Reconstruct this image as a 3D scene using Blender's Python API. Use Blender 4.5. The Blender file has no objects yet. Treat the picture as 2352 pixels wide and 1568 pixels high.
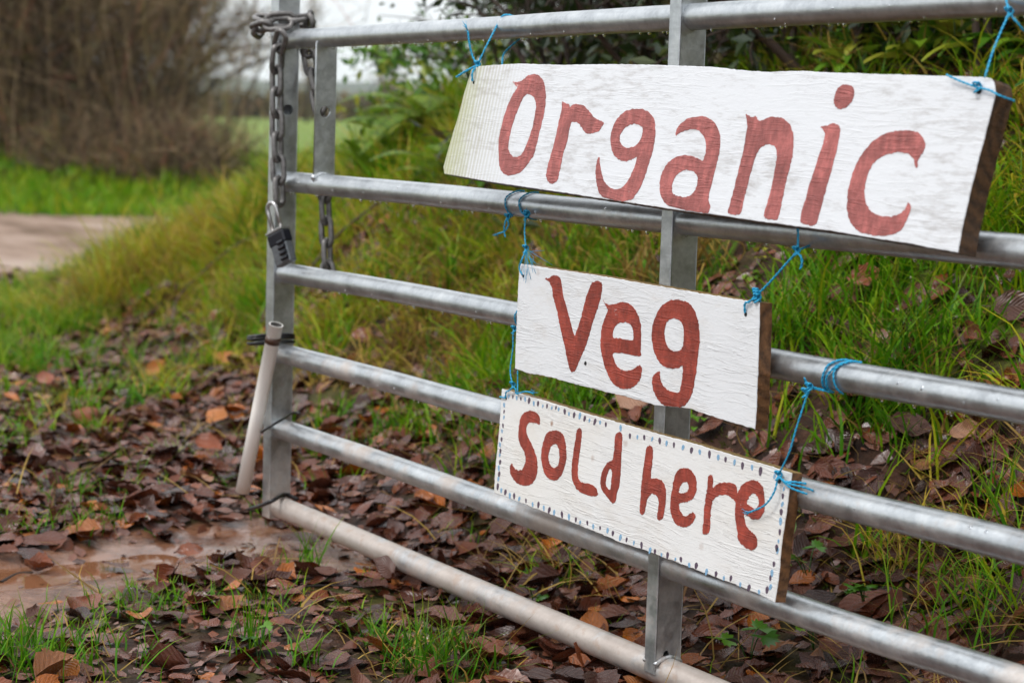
import bpy, math, random
import numpy as np
from mathutils import Vector, Matrix, geometry
from mathutils.noise import random_unit_vector

random.seed(7)
rng = np.random.default_rng(11)
scene = bpy.context.scene
COL = scene.collection

# ------------------------------------------------------------------ camera
YAW, PITCH, ROLL = 0.54647, 0.10600, 0.03145
CAM = np.array([4.1059, -1.8714, 0.9220])
FPX, CX, CY = 4573.0, 1176.0, 784.0          # focal length and centre for a 2352 px wide picture
fw = np.array([-math.cos(YAW) * math.cos(PITCH), math.sin(YAW) * math.cos(PITCH), -math.sin(PITCH)])
_r = np.cross(fw, [0, 0, 1]); _r /= np.linalg.norm(_r); _u = np.cross(_r, fw)
rt = math.cos(ROLL) * _r + math.sin(ROLL) * _u
up = -math.sin(ROLL) * _r + math.cos(ROLL) * _u
cd = bpy.data.cameras.new('camera'); cam = bpy.data.objects.new('camera', cd); COL.objects.link(cam)
cam.matrix_world = Matrix(((rt[0], up[0], -fw[0], CAM[0]), (rt[1], up[1], -fw[1], CAM[1]),
                           (rt[2], up[2], -fw[2], CAM[2]), (0, 0, 0, 1)))
cd.sensor_width = 36; cd.lens = 70; cd.clip_start = 0.05; cd.clip_end = 9000
cd.dof.use_dof = True; cd.dof.focus_distance = 3.25; cd.dof.aperture_fstop = 5.0; cd.dof.aperture_blades = 9
scene.camera = cam

# ------------------------------------------------------------------ sky and sun (overcast winter day)
SUN_EL, SUN_AZ = math.radians(55), math.radians(189)      # azimuth clockwise from +Y
world = bpy.data.worlds.new('World'); scene.world = world; world.use_nodes = True
wt = world.node_tree; wt.nodes.clear()
wo = wt.nodes.new('ShaderNodeOutputWorld'); bg = wt.nodes.new('ShaderNodeBackground')
sky = wt.nodes.new('ShaderNodeTexSky'); sky.sky_type = 'NISHITA'; sky.sun_disc = False
sky.sun_elevation = SUN_EL; sky.sun_rotation = SUN_AZ; sky.air_density = 1.0; sky.dust_density = 5.0
hs = wt.nodes.new('ShaderNodeHueSaturation'); hs.inputs['Saturation'].default_value = 0.12
hs.inputs['Value'].default_value = 1.0
tc = wt.nodes.new('ShaderNodeTexCoord'); sp = wt.nodes.new('ShaderNodeSeparateXYZ')
mr = wt.nodes.new('ShaderNodeMapRange'); mr.inputs[1].default_value = 0.0; mr.inputs[2].default_value = 1.0
mr.inputs[3].default_value = 11.8; mr.inputs[4].default_value = 16.5
cr = wt.nodes.new('ShaderNodeCombineColor'); mx = wt.nodes.new('ShaderNodeMixRGB'); mx.inputs[0].default_value = 0.8
tint = wt.nodes.new('ShaderNodeMixRGB'); tint.blend_type = 'MULTIPLY'; tint.inputs[0].default_value = 1
tint.inputs[2].default_value = (0.955, 0.985, 1.03, 1)
L = wt.links.new
L(sky.outputs[0], hs.inputs['Color']); L(tc.outputs['Generated'], sp.inputs[0]); L(sp.outputs[2], mr.inputs[0])
for i in range(3): L(mr.outputs[0], cr.inputs[i])
L(cr.outputs[0], tint.inputs[1]); L(hs.outputs[0], mx.inputs[1]); L(tint.outputs[0], mx.inputs[2])
L(mx.outputs[0], bg.inputs[0]); bg.inputs[1].default_value = 0.10; L(bg.outputs[0], wo.inputs[0])
sl = bpy.data.lights.new('sun', 'SUN'); sl.energy = 1.7; sl.angle = math.radians(16); sl.color = (1, 0.985, 0.96)
so = bpy.data.objects.new('sun', sl); COL.objects.link(so)
sd = Vector((math.sin(SUN_AZ) * math.cos(SUN_EL), math.cos(SUN_AZ) * math.cos(SUN_EL), math.sin(SUN_EL)))
so.rotation_euler = sd.to_track_quat('Z', 'Y').to_euler()
vs = scene.view_settings; vs.view_transform = 'Standard'; vs.look = 'None'; vs.exposure = 0.15; vs.gamma = 1
vs.use_curve_mapping = False
scene.render.engine = 'CYCLES'; scene.cycles.use_denoising = True
scene.cycles.max_bounces = 6; scene.cycles.transparent_max_bounces = 8; scene.cycles.volume_bounces = 1

# ------------------------------------------------------------------ helpers: geometry
def ray(x, y):
    d = fw + (x - CX) / FPX * rt - (y - CY) / FPX * up
    return d / np.linalg.norm(d)
def un(x, y, p0=(0, 0, 0), n=(0, 1, 0)):
    """meeting point of the sight line through (x, y) with a plane"""
    d = ray(x, y); n = np.array(n, float)
    return CAM + d * (np.dot(np.array(p0, float) - CAM, n) / np.dot(d, n))
def gy(x, y, yy=0.0): return un(x, y, (0, yy, 0), (0, 1, 0))
def proj(P):
    v = np.asarray(P) - CAM; z = v @ fw
    return CX + FPX * (v @ rt) / z, CY - FPX * (v @ up) / z, z

def _hash(ix, iy, s):
    v = np.sin(ix * 127.1 + iy * 311.7 + s * 74.7) * 43758.5453
    return v - np.floor(v)
def vnoise(x, y, s=0.0):
    x = np.asarray(x, float); y = np.asarray(y, float)
    ix = np.floor(x); iy = np.floor(y); fx = x - ix; fy = y - iy
    fx = fx * fx * (3 - 2 * fx); fy = fy * fy * (3 - 2 * fy)
    a = _hash(ix, iy, s); b = _hash(ix + 1, iy, s); c = _hash(ix, iy + 1, s); d = _hash(ix + 1, iy + 1, s)
    return (a * (1 - fx) + b * fx) * (1 - fy) + (c * (1 - fx) + d * fx) * fy
def fbm(x, y, s=0.0, o=4):
    r = 0; a = 0.5
    for i in range(o):
        r = r + a * vnoise(np.asarray(x) * 2 ** i, np.asarray(y) * 2 ** i, s + i * 3.1); a *= 0.5
    return r
def sstep(a, b, x):
    t = np.clip((np.asarray(x, float) - a) / (b - a), 0, 1); return t * t * (3 - 2 * t)

def mesh_np(name, V, F, mats=(), attrs=None, uv=None, smooth=True, fmat=None):
    """mesh from arrays; F is (n,3) or (n,4)"""
    V = np.asarray(V, np.float32).reshape(-1, 3); F = np.asarray(F, np.int32); k = F.shape[1]
    me = bpy.data.meshes.new(name)
    me.vertices.add(len(V)); me.vertices.foreach_set('co', V.ravel())
    me.loops.add(F.size); me.loops.foreach_set('vertex_index', F.ravel())
    me.polygons.add(len(F)); me.polygons.foreach_set('loop_start', np.arange(0, F.size, k, dtype=np.int32))
    me.polygons.foreach_set('use_smooth', np.full(len(F), smooth, bool))
    for m in mats: me.materials.append(m)
    if fmat is not None: me.polygons.foreach_set('material_index', np.asarray(fmat, np.int32))
    me.update(calc_edges=True)
    for k2, v in (attrs or {}).items():
        v = np.asarray(v, np.float32)
        if v.ndim == 1:
            a = me.attributes.new(k2, 'FLOAT', 'POINT'); a.data.foreach_set('value', v)
        elif v.shape[1] == 3:
            a = me.attributes.new(k2, 'FLOAT_VECTOR', 'POINT'); a.data.foreach_set('vector', v.ravel())
    me.validate()
    return me
def link(name, me, parent=None):
    o = bpy.data.objects.new(name, me); COL.objects.link(o)
    if parent is not None: o.parent = parent
    return o
def tag(o, label=None, cat=None, group=None, kind=None):
    for k, v in (('label', label), ('category', cat), ('group', group), ('kind', kind)):
        if v: o[k] = v
    return o
def empty(name, loc, label, cat, group=None, mw=None):
    o = bpy.data.objects.new(name, None); COL.objects.link(o); o.empty_display_size = 0.05
    if mw is not None: o.matrix_world = mw
    else: o.location = tuple(float(c) for c in loc)
    return tag(o, label, cat, group)
def place(name, V, F, mat, parent=None, org=None, **kw):
    """object whose origin sits at org (world), vertices given in world space (parent only translates)"""
    V = np.asarray(V, float)
    if org is None: org = V.mean(axis=0)
    po = np.array(parent.location) if parent is not None else np.zeros(3)
    me = mesh_np(name, V - org, F, [mat], **kw)
    o = link(name, me, parent); o.location = tuple(org - po)
    return o

def batch_tubes(P, R, sides=3, twist=None):
    """P (N,K,3) centre lines, R (N,K) radii -> V, F (quads)"""
    N, K, _ = P.shape
    T = np.gradient(P, axis=1); T /= np.linalg.norm(T, axis=2, keepdims=True) + 1e-9
    ref = np.where(np.abs(T[:, :1, 2:3]) < 0.8, np.array([0, 0, 1.0]), np.array([1.0, 0, 0]))
    ref = np.broadcast_to(ref, T.shape)
    A = np.cross(T, ref); A /= np.linalg.norm(A, axis=2, keepdims=True) + 1e-9
    B = np.cross(T, A)
    ang = np.arange(sides) * 2 * math.pi / sides
    ring = (A[:, :, None] * np.cos(ang)[None, None, :, None] + B[:, :, None] * np.sin(ang)[None, None, :, None])
    V = P[:, :, None] + ring * R[:, :, None, None]
    base = (np.arange(N) * K * sides)[:, None, None]
    k = (np.arange(K - 1) * sides)[None, :, None]; s = np.arange(sides)[None, None, :]; s2 = (s + 1) % sides
    F = np.stack([base + k + s, base + k + s2, base + k + sides + s2, base + k + sides + s], axis=-1)
    return V.reshape(-1, 3), F.reshape(-1, 4)
def smooth_path(pts, n=6):
    pts = np.asarray(pts, float); out = []
    P = np.vstack([2 * pts[0] - pts[1], pts, 2 * pts[-1] - pts[-2]])
    for i in range(1, len(P) - 2):
        for t in np.linspace(0, 1, n, endpoint=False):
            a, b, c, d = P[i - 1], P[i], P[i + 1], P[i + 2]
            out.append(0.5 * ((2 * b) + (c - a) * t + (2 * a - 5 * b + 4 * c - d) * t * t + (3 * b - a - 3 * c + d) * t ** 3))
    out.append(pts[-1]); return np.array(out)
def tube_path(pts, r, sides=8, cap=True):
    """one tube with parallel transport frames"""
    pts = np.asarray(pts, float); K = len(pts)
    r = np.full(K, r) if np.isscalar(r) else np.asarray(r)
    T = np.gradient(pts, axis=0); T /= np.linalg.norm(T, axis=1, keepdims=True) + 1e-12
    a = np.cross(T[0], [0, 0, 1.0])
    if np.linalg.norm(a) < 0.1: a = np.cross(T[0], [1.0, 0, 0])
    a /= np.linalg.norm(a); V = []
    for i in range(K):
        a = a - T[i] * (a @ T[i]); a /= np.linalg.norm(a); b = np.cross(T[i], a)
        for s in range(sides):
            g = 2 * math.pi * s / sides; V.append(pts[i] + r[i] * (math.cos(g) * a + math.sin(g) * b))
    F = []
    for i in range(K - 1):
        for s in range(sides):
            s2 = (s + 1) % sides; F.append((i * sides + s, i * sides + s2, (i + 1) * sides + s2, (i + 1) * sides + s))
    if cap:
        V.append(pts[0]); V.append(pts[-1]); c0 = len(V) - 2
        for s in range(sides):
            s2 = (s + 1) % sides
            F.append((c0, s2, s, c0)); F.append((c0 + 1, (K - 1) * sides + s, (K - 1) * sides + s2, c0 + 1))
    return np.array(V), F
def join(parts):
    V = []; F = []; n = 0
    for v, f in parts:
        V.append(np.asarray(v)); F += [tuple(int(i) + n for i in q) for q in f]; n += len(v)
    return np.vstack(V), F
def mesh_py(name, V, F, mats, smooth=True, fmat=None):
    me = bpy.data.meshes.new(name)
    G = []
    for q in F:
        w = []
        for i in q:
            if i not in w: w.append(int(i))
        G.append(w)
    me.from_pydata([tuple(map(float, v)) for v in V], [], G)
    for m in mats: me.materials.append(m)
    me.polygons.foreach_set('use_smooth', [smooth] * len(G))
    if fmat is not None: me.polygons.foreach_set('material_index', fmat)
    me.update(); return me
def box(x0, x1, y0, y1, z0, z1):
    V = [(x, y, z) for x in (x0, x1) for y in (y0, y1) for z in (z0, z1)]
    F = [(0, 1, 3, 2), (4, 6, 7, 5), (0, 4, 5, 1), (2, 3, 7, 6), (0, 2, 6, 4), (1, 5, 7, 3)]
    return np.array(V, float), F

# ------------------------------------------------------------------ helpers: materials
class NT:
    def __init__(s, name):
        s.m = bpy.data.materials.new(name); s.m.use_nodes = True; s.t = s.m.node_tree; s.t.nodes.clear()
        s.out = s.t.nodes.new('ShaderNodeOutputMaterial'); s.b = s.t.nodes.new('ShaderNodeBsdfPrincipled')
        s.t.links.new(s.b.outputs[0], s.out.inputs[0])
    def n(s, typ, **kw):
        nd = s.t.nodes.new(typ)
        for k, v in kw.items():
            if k.startswith('_'): setattr(nd, k[1:], v)
            else:
                key = k.replace('__', ' ')
                if key.isdigit(): key = int(key)
                s.set(nd.inputs[key], v)
        return nd
    def set(s, inp, v):
        if isinstance(v, bpy.types.NodeSocket): s.t.links.new(v, inp)
        elif isinstance(v, bpy.types.Node): s.t.links.new(v.outputs[0], inp)
        else:
            if isinstance(v, (tuple, list)) and len(v) == 3 and inp.type == 'RGBA': v = (*v, 1)
            inp.default_value = v
    def i(s, k): return s.b.inputs[k]
    def p(s, k, v): s.set(s.b.inputs[k], v)
    def attr(s, name): return s.n('ShaderNodeAttribute', _attribute_name=name)
    def coord(s, k='Object'): return s.n('ShaderNodeTexCoord').outputs[k]
    def mapping(s, vec, scale=(1, 1, 1), loc=(0, 0, 0), rot=(0, 0, 0)):
        return s.n('ShaderNodeMapping', Vector=vec, Scale=scale, Location=loc, Rotation=rot).outputs[0]
    def noise(s, vec, scale, detail=3, rough=0.55, dist=0.0):
        return s.n('ShaderNodeTexNoise', Vector=vec, Scale=scale, Detail=detail, Roughness=rough, Distortion=dist).outputs[0]
    def ramp(s, fac, stops, interp='LINEAR'):
        r = s.n('ShaderNodeValToRGB', Fac=fac); e = r.color_ramp.elements; r.color_ramp.interpolation = interp
        while len(e) > 1: e.remove(e[-1])
        for i, (p, c) in enumerate(stops):
            el = e[0] if i == 0 else e.new(p)
            el.position = p; c = (c, c, c) if isinstance(c, (int, float)) else c; el.color = (*c, 1)
        return r.outputs[0]
    def mix(s, fac, a, b, mode='MIX'):
        return s.n('ShaderNodeMixRGB', _blend_type=mode, Fac=fac, Color1=a, Color2=b).outputs[0]
    def math(s, op, a, b=0.0, c=None, clamp=False):
        nd = s.t.nodes.new('ShaderNodeMath'); nd.operation = op; nd.use_clamp = clamp
        s.set(nd.inputs[0], a); s.set(nd.inputs[1], b)
        if c is not None: s.set(nd.inputs[2], c)
        return nd.outputs[0]
    def bump(s, h, strength=0.5, dist=0.01, normal=None):
        nd = s.n('ShaderNodeBump', Height=h, Strength=strength, Distance=dist)
        if normal is not None: s.set(nd.inputs['Normal'], normal)
        return nd.outputs[0]

def simple(name, col, rough=0.5, metal=0.0, spec=0.5, var=0.0, nscale=60, bump=0.0, coat=0.0):
    s = NT(name)
    if var:
        f = s.noise(s.coord(), nscale, 4)
        d = tuple(c * (1 - var) for c in col); e = tuple(min(1, c * (1 + var)) for c in col)
        s.p('Base Color', s.ramp(f, [(0.3, d), (0.7, e)]))
        if bump: s.p('Normal', s.bump(f, bump, 0.002))
    else: s.p('Base Color', col)
    s.p('Roughness', rough); s.p('Metallic', metal); s.p('Specular IOR Level', spec)
    if coat: s.p('Coat Weight', coat); s.p('Coat Roughness', 0.1)
    return s.m

def foliage(name, stops, rough=0.45, transl=0.35, tipcol=None, spec=0.5):
    """colour by the per-blade value 'rnd', drying towards the tip by 'hgt'"""
    s = NT(name)
    r = s.attr('rnd').outputs['Fac']; h = s.attr('hgt').outputs['Fac']
    c = s.ramp(r, stops)
    if tipcol: c = s.mix(s.math('MULTIPLY', s.ramp(h, [(0.55, 0.0), (1.0, 1.0)]), 0.6), c, tipcol)
    s.p('Base Color', c); s.p('Roughness', rough); s.p('Specular IOR Level', spec)
    tr = s.n('ShaderNodeBsdfTranslucent', Color=c)
    mx = s.n('ShaderNodeMixShader', Fac=transl); s.t.links.new(s.b.outputs[0], mx.inputs[1]); s.t.links.new(tr.outputs[0], mx.inputs[2])
    s.t.links.new(mx.outputs[0], s.out.inputs[0])
    return s.m

# ------------------------------------------------------------------ materials
def m_galv(name, mud=0.35):
    s = NT(name); co = s.coord(); gpos = s.n('ShaderNodeNewGeometry').outputs['Position']
    st = s.mapping(gpos, (5, 60, 60))
    a = s.noise(gpos, 22, 5, 0.65); b = s.noise(st, 1.0, 4, 0.6); v = s.n('ShaderNodeTexVoronoi', Vector=gpos, Scale=190).outputs['Color']
    base = s.ramp(a, [(0.3, (0.40, 0.42, 0.435)), (0.52, (0.54, 0.565, 0.58)), (0.75, (0.66, 0.68, 0.685))])
    base = s.mix(0.10, base, s.n('ShaderNodeRGBToBW', Color=v).outputs[0], 'OVERLAY')
    base = s.mix(s.math('MULTIPLY', s.ramp(b, [(0.5, 0.0), (0.66, 1.0)]), 0.35), base, (0.30, 0.315, 0.33))
    # dried mud film, thicker towards the ground
    z = s.n('ShaderNodeSeparateXYZ', Vector=gpos).outputs[2]
    low = s.math('ADD', s.n('ShaderNodeMapRange', Value=z, **{'1': 0.0, '2': 1.15, '3': 0.09 + mud * 0.42, '4': -0.13}).outputs[0], s.n('ShaderNodeMapRange', Value=z, **{'1': 0.04, '2': 0.20, '3': 0.14, '4': 0.0}).outputs[0])
    mn = s.math('ADD', s.noise(gpos, 7, 6, 0.7), low)
    mm = s.math('MULTIPLY', s.ramp(mn, [(0.62, 0.0), (0.80, 1.0)]), 0.55)
    base = s.mix(mm, base, (0.44, 0.31, 0.22))
    sp = s.math('MULTIPLY', s.ramp(s.math('ADD', s.noise(gpos, 38, 3, 0.6), s.math('MULTIPLY', low, 0.5)), [(0.74, 0.0), (0.82, 1.0)]), 0.45)
    base = s.mix(sp, base, (0.34, 0.22, 0.15))
    s.p('Base Color', base)
    s.p('Metallic', s.math('SUBTRACT', s.math('SUBTRACT', 0.90, s.math('MULTIPLY', mm, 0.80)), s.math('MULTIPLY', sp, 0.6), clamp=True))
    s.p('Roughness', s.math('ADD', s.ramp(a, [(0.3, 0.28), (0.7, 0.42)]), s.math('MULTIPLY', mm, 0.25)))
    bb = s.math('ADD', s.math('MULTIPLY', s.noise(gpos, 120, 4, 0.6), 0.5), s.noise(gpos, 35, 4, 0.6))
    s.p('Normal', s.bump(bb, 0.20, 0.0026))
    return s.m
GALV = m_galv('galvanised_steel')
GALVD = m_galv('galvanised_steel_stile', 0.2)

def sawn(s, co, ax, ay, off=0.0):
    """uneven raised saw lines wandering along the board"""
    wob = s.noise(s.mapping(co, (5, 7, 1), (off, 1, 0)), 1.0, 3, 0.5)
    vec = s.n('ShaderNodeVectorMath', _operation='ADD', **{'0': co, '1': s.n('ShaderNodeCombineXYZ', Y=s.math('MULTIPLY', wob, 0.022)).outputs[0]}).outputs[0]
    a1 = s.noise(s.mapping(vec, (ax, ay * 0.55, 1), (off, 0, 0)), 1.0, 2, 0.5)
    a2 = s.noise(s.mapping(vec, (ax * 2.2, ay, 1), (off + 5, 3, 0)), 1.0, 3, 0.6)
    frag = s.noise(s.mapping(co, (120, 240, 1)), 1.0, 4, 0.7)
    l1 = s.ramp(s.math('ABSOLUTE', s.math('SUBTRACT', a1, 0.5)), [(0.0, 1.0), (0.030, 0.0)])
    l2 = s.ramp(s.math('ABSOLUTE', s.math('SUBTRACT', a2, 0.5)), [(0.0, 0.7), (0.022, 0.0)])
    pm = s.noise(s.mapping(co, (6, 14, 1), (1 + off, 7, 0)), 1.0, 3, 0.5)
    ln = s.math('MULTIPLY', s.math('MAXIMUM', l1, l2), s.ramp(pm, [(0.38, 0.08), (0.58, 1.0)]))
    return s.math('MULTIPLY', ln, s.ramp(frag, [(0.35, 0.25), (0.6, 1.0)])), frag
KNOTS = {'sold': [(.115, -.040, .006, .75), (.172, -.034, .006, .85), (.305, -.070, .007, .35), (.152, -.098, .005, .4), (.392, -.030, .008, .35), (.215, -.195, .005, .5), (.172, -.205, .005, .5), (.62, -.15, .008, .25), (.70, -.205, .010, .25), (.55, -.23, .008, .3)],
         'veg': [(.062, -.010, .008, .25), (.12, -.035, .006, .3), (.045, -.205, .006, .35), (.51, -.075, .007, .35), (.26, -.022, .006, .25)]}
def m_board(name, kind):
    s = NT(name); co = s.coord()
    wob = s.noise(s.mapping(co, (3, 6, 1)), 1.0, 3, 0.5)
    yy = s.n('ShaderNodeSeparateXYZ', Vector=co)
    x, y = yy.outputs[0], yy.outputs[1]
    if kind == 'organic':
        base = (0.69, 0.70, 0.72)
        g1 = s.noise(s.mapping(co, (22, 110, 1)), 1.0, 5, 0.7)
        g2 = s.noise(s.mapping(co, (3.5, 9, 1), (4, 2, 0)), 1.0, 5, 0.7)
        dirt = s.math('MULTIPLY', s.ramp(s.math('ADD', s.math('MULTIPLY', g1, 0.7), s.math('MULTIPLY', g2, 0.8)), [(0.765, 0.0), (0.94, 1.0)]), 0.60)
        c = s.mix(dirt, base, (0.33, 0.30, 0.28))
        # greenish weathered left end with upright saw ridges
        end = s.ramp(s.math('ADD', x, s.math('MULTIPLY', s.noise(s.mapping(co, (10, 14, 1)), 1.0, 4), 0.12)), [(0.06, 1.0), (0.27, 0.0)])
        rdg = s.n('ShaderNodeTexWave', Vector=s.mapping(co, (15, 0.9, 1)), Scale=2.0, Distortion=2.0, Detail=2, **{'Detail Scale': 2.0}).outputs['Fac']
        c = s.mix(s.math('MULTIPLY', end, s.ramp(rdg, [(0.25, 0.85), (0.8, 0.12)])), c, (0.42, 0.40, 0.30))
        gr = s.math('MULTIPLY', s.ramp(s.math('ADD', x, s.math('MULTIPLY', s.noise(s.mapping(co, (30, 20, 1)), 1.0, 4), 0.10)), [(0.04, 1.0), (0.115, 0.0)]), 0.55)
        c = s.mix(gr, c, (0.40, 0.42, 0.18))
        # dark upright knocks near the top edge
        vst = s.noise(s.mapping(co, (60, 4, 1), (2, 3, 0)), 1.0, 3, 0.6)
        topm = s.ramp(y, [(-0.10 + 0.5, 0.0), (0.5, 1.0)]) if False else s.n('ShaderNodeMapRange', Value=y, **{'1': -0.09, '2': -0.02, '3': 0.0, '4': 1.0}).outputs[0]
        c = s.mix(s.math('MULTIPLY', s.math('MULTIPLY', s.ramp(vst, [(0.66, 0.0), (0.74, 1.0)]), topm), 0.45), c, (0.30, 0.27, 0.26))
        fl, _f = sawn(s, co, 4, 120, 3.0)
        c = s.mix(s.math('MULTIPLY', fl, 0.16), c, (0.45, 0.42, 0.40))
        h = s.math('ADD', s.math('ADD', s.math('MULTIPLY', s.noise(s.mapping(co, (30, 70, 1)), 1.0, 5, 0.65), 0.8), s.math('MULTIPLY', fl, 0.5)), s.math('MULTIPLY', s.math('MULTIPLY', rdg, end), 0.5))
        nb = s.bump(h, 0.40, 0.0022)
    else:
        base = (0.71, 0.715, 0.725) if kind == 'veg' else (0.71, 0.70, 0.685)
        ln, frag = sawn(s, co, 5.5 if kind == 'veg' else 4.0, 150 if kind == 'veg' else 170)
        c = base
        c = s.mix(s.math('MULTIPLY', ln, 0.16), c, (0.46, 0.43, 0.40))
        kn = s.noise(s.mapping(co, (16, 24, 1), (3.3 if kind == 'veg' else 9.1, 1.7, 0)), 1.0, 5, 0.65)
        c = s.mix(s.math('MULTIPLY', s.ramp(kn, [(0.66, 0.0), (0.80, 1.0)]), 0.5 if kind != 'veg' else 0.3), c, (0.62, 0.47, 0.33))
        if kind == 'sold':
            rim = s.noise(s.mapping(co, (2, 3, 1), (5, 1, 0)), 1.0, 4)
            c = s.mix(s.math('MULTIPLY', s.ramp(rim, [(0.5, 0.0), (0.75, 1.0)]), 0.4), c, (0.74, 0.68, 0.57))
        h = s.math('ADD', s.math('MULTIPLY', ln, 1.2), s.math('MULTIPLY', frag, 0.35))
        h = s.math('ADD', h, s.math('MULTIPLY', s.noise(s.mapping(co, (40, 90, 1)), 1.0, 4, 0.6), 0.5))
        nb = s.bump(h, 0.42, 0.0024)
    if kind != 'organic':
        st_ = s.noise(s.mapping(co, (7, 16, 1), (2, 8, 0)), 1.0, 6, 0.7)
        c = s.mix(s.math('MULTIPLY', s.ramp(st_, [(0.52, 0.0), (0.72, 1.0)]), 0.32), c, (0.50, 0.42, 0.33))
    for (kx, ky, kr, ks) in KNOTS.get(kind, ()):
        d_ = s.n('ShaderNodeVectorMath', _operation='DISTANCE', **{'0': s.mapping(co, (1, 1, 0)), '1': (kx, ky, 0)}).outputs['Value']
        d_ = s.math('ADD', d_, s.math('MULTIPLY', s.math('SUBTRACT', s.noise(co, 160, 3, .6), .5), kr * 1.3))
        c = s.mix(s.math('MULTIPLY', s.n('ShaderNodeMapRange', Value=d_, **{'1': kr * .3, '2': kr, '3': ks, '4': 0.0}).outputs[0], 1.0), c, (0.30, 0.16, 0.09))
    s.p('Base Color', c); s.p('Roughness', 0.62); s.p('Specular IOR Level', 0.35); s.p('Normal', nb)
    return s, h
B_ORG, _ = m_board('white_paint_weathered', 'organic')
B_VEG, _ = m_board('white_paint_on_sawn_wood', 'veg')
B_SOLD, _ = m_board('white_paint_cream', 'sold')
def m_red(name, col, sc):
    s = NT(name); co = s.coord()
    ln, frag = sawn(s, co, 4.5, 150)
    br = s.noise(s.mapping(co, (75, 26, 1), (0, 0, 0), (0, 0, 0.35)), 1.0, 5, 0.7)
    big = s.noise(s.mapping(co, (9, 12, 1)), 1.0, 3, 0.6)
    hi = tuple(min(1, k * 1.6) for k in col)
    k_ = s.math('ADD', s.math('MULTIPLY', br, 0.6), s.math('MULTIPLY', big, 0.4))
    c = s.ramp(k_, [(0.36, tuple(k * 0.66 for k in col)), (0.49, col), (0.63, hi)])
    c = s.mix(s.math('MULTIPLY', ln, 0.35), c, tuple(k * 0.55 for k in col))
    chip = s.ramp(s.math('ADD', s.math('MULTIPLY', frag, 0.6), s.math('MULTIPLY', big, 0.5)), [(0.70, 0.0), (0.735, 1.0)])
    c = s.mix(s.math('MULTIPLY', chip, 0.7), c, (0.70, 0.66, 0.64))
    s.p('Base Color', c); s.p('Roughness', 0.5); s.p('Specular IOR Level', 0.3)
    s.p('Normal', s.bump(s.math('ADD', s.math('MULTIPLY', ln, 1.1), s.math('ADD', s.math('MULTIPLY', frag, 0.5), s.math('MULTIPLY', br, 0.3))), 0.5, 0.0026))
    return s.m
RED1 = m_red('faded_red_paint', (0.33, 0.098, 0.088), 34)
RED2 = m_red('brick_red_paint', (0.255, 0.042, 0.026), 34)

def m_wood(name, c1, c2, rough=0.55):
    s = NT(name); co = s.coord()
    w = s.n('ShaderNodeTexWave', _wave_type='RINGS', Vector=s.mapping(co, (0.15, 1, 1), (0, 0.05, 0.06)), Scale=16, Distortion=3, Detail=4, **{'Detail Scale': 3.0}).outputs['Fac']
    f = s.noise(s.mapping(co, (0.25, 1, 1)), 210, 5, 0.7)
    g = s.math('ADD', s.math('MULTIPLY', w, 0.25), s.math('MULTIPLY', f, 0.8))
    s.p('Base Color', s.ramp(g, [(0.25, c1), (0.8, c2)])); s.p('Roughness', rough)
    s.p('Normal', s.bump(g, 0.7, 0.003)); return s.m
WOODW = m_wood('wet_brown_wood', (0.045, 0.018, 0.005), (0.26, 0.115, 0.040))
WOODD = m_wood('dark_wet_end_grain', (0.018, 0.008, 0.003), (0.13, 0.060, 0.020))
WOODT = m_wood('mossy_sawn_top_edge', (0.14, 0.085, 0.022), (0.30, 0.19, 0.065))
TWINE = simple('blue_twine', (0.012, 0.34, 0.58), 0.42, var=0.35, nscale=900, bump=0.5)
DOTB = simple('pale_blue_paint', (0.20, 0.36, 0.52), 0.5, var=0.25, nscale=300)
DOTD = simple('dark_purple_paint', (0.085, 0.055, 0.085), 0.5, var=0.3, nscale=300)
CHAINM = simple('rusty_dark_chain', (0.165, 0.155, 0.148), 0.40, metal=0.45, var=0.45, nscale=55, bump=0.6)
BLACK = simple('black_cord', (0.012, 0.012, 0.013), 0.38)
BROWNTAPE = simple('brown_tape', (0.06, 0.025, 0.012), 0.4)
STEEL = simple('shackle_steel', (0.45, 0.44, 0.43), 0.3, metal=0.8, var=0.2, nscale=200)
LOCKG = simple('lock_grey_body', (0.15, 0.16, 0.17), 0.4, metal=0.5, var=0.2, nscale=200)
LOCKB = simple('lock_black_cover', (0.008, 0.009, 0.014), 0.30)
HOLESHADE = simple('painted_hole_shade', (0.012, 0.011, 0.010), 0.9)  # near-black colour stands in for the shade inside a drilled hole
def m_pvc():
    s = NT('white_plastic_pipe'); co = s.coord()
    z = s.n('ShaderNodeSeparateXYZ', Vector=co).outputs[2]
    n = s.noise(s.mapping(co, (30, 30, 9)), 1.0, 5, 0.6)
    lo = s.n('ShaderNodeMapRange', Value=s.math('ADD', z, s.math('MULTIPLY', n, 0.06)), **{'1': -0.185, '2': -0.15, '3': 0.55, '4': 0.0}).outputs[0]
    c = s.mix(s.math('MULTIPLY', s.ramp(n, [(0.45, 0.0), (0.7, 1.0)]), 0.2), (0.90, 0.87, 0.82), (0.74, 0.68, 0.60))
    s.p('Base Color', s.mix(lo, c, (0.46, 0.29, 0.17))); s.p('Roughness', 0.32); return s.m
PVC = m_pvc()
def m_water():
    s = NT('water_bead'); s.p('Base Color', (0.95, 0.97, 1.0)); s.p('Roughness', 0.02); s.p('Transmission Weight', 1.0); s.p('IOR', 1.33); return s.m
WATER = m_water()

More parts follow.
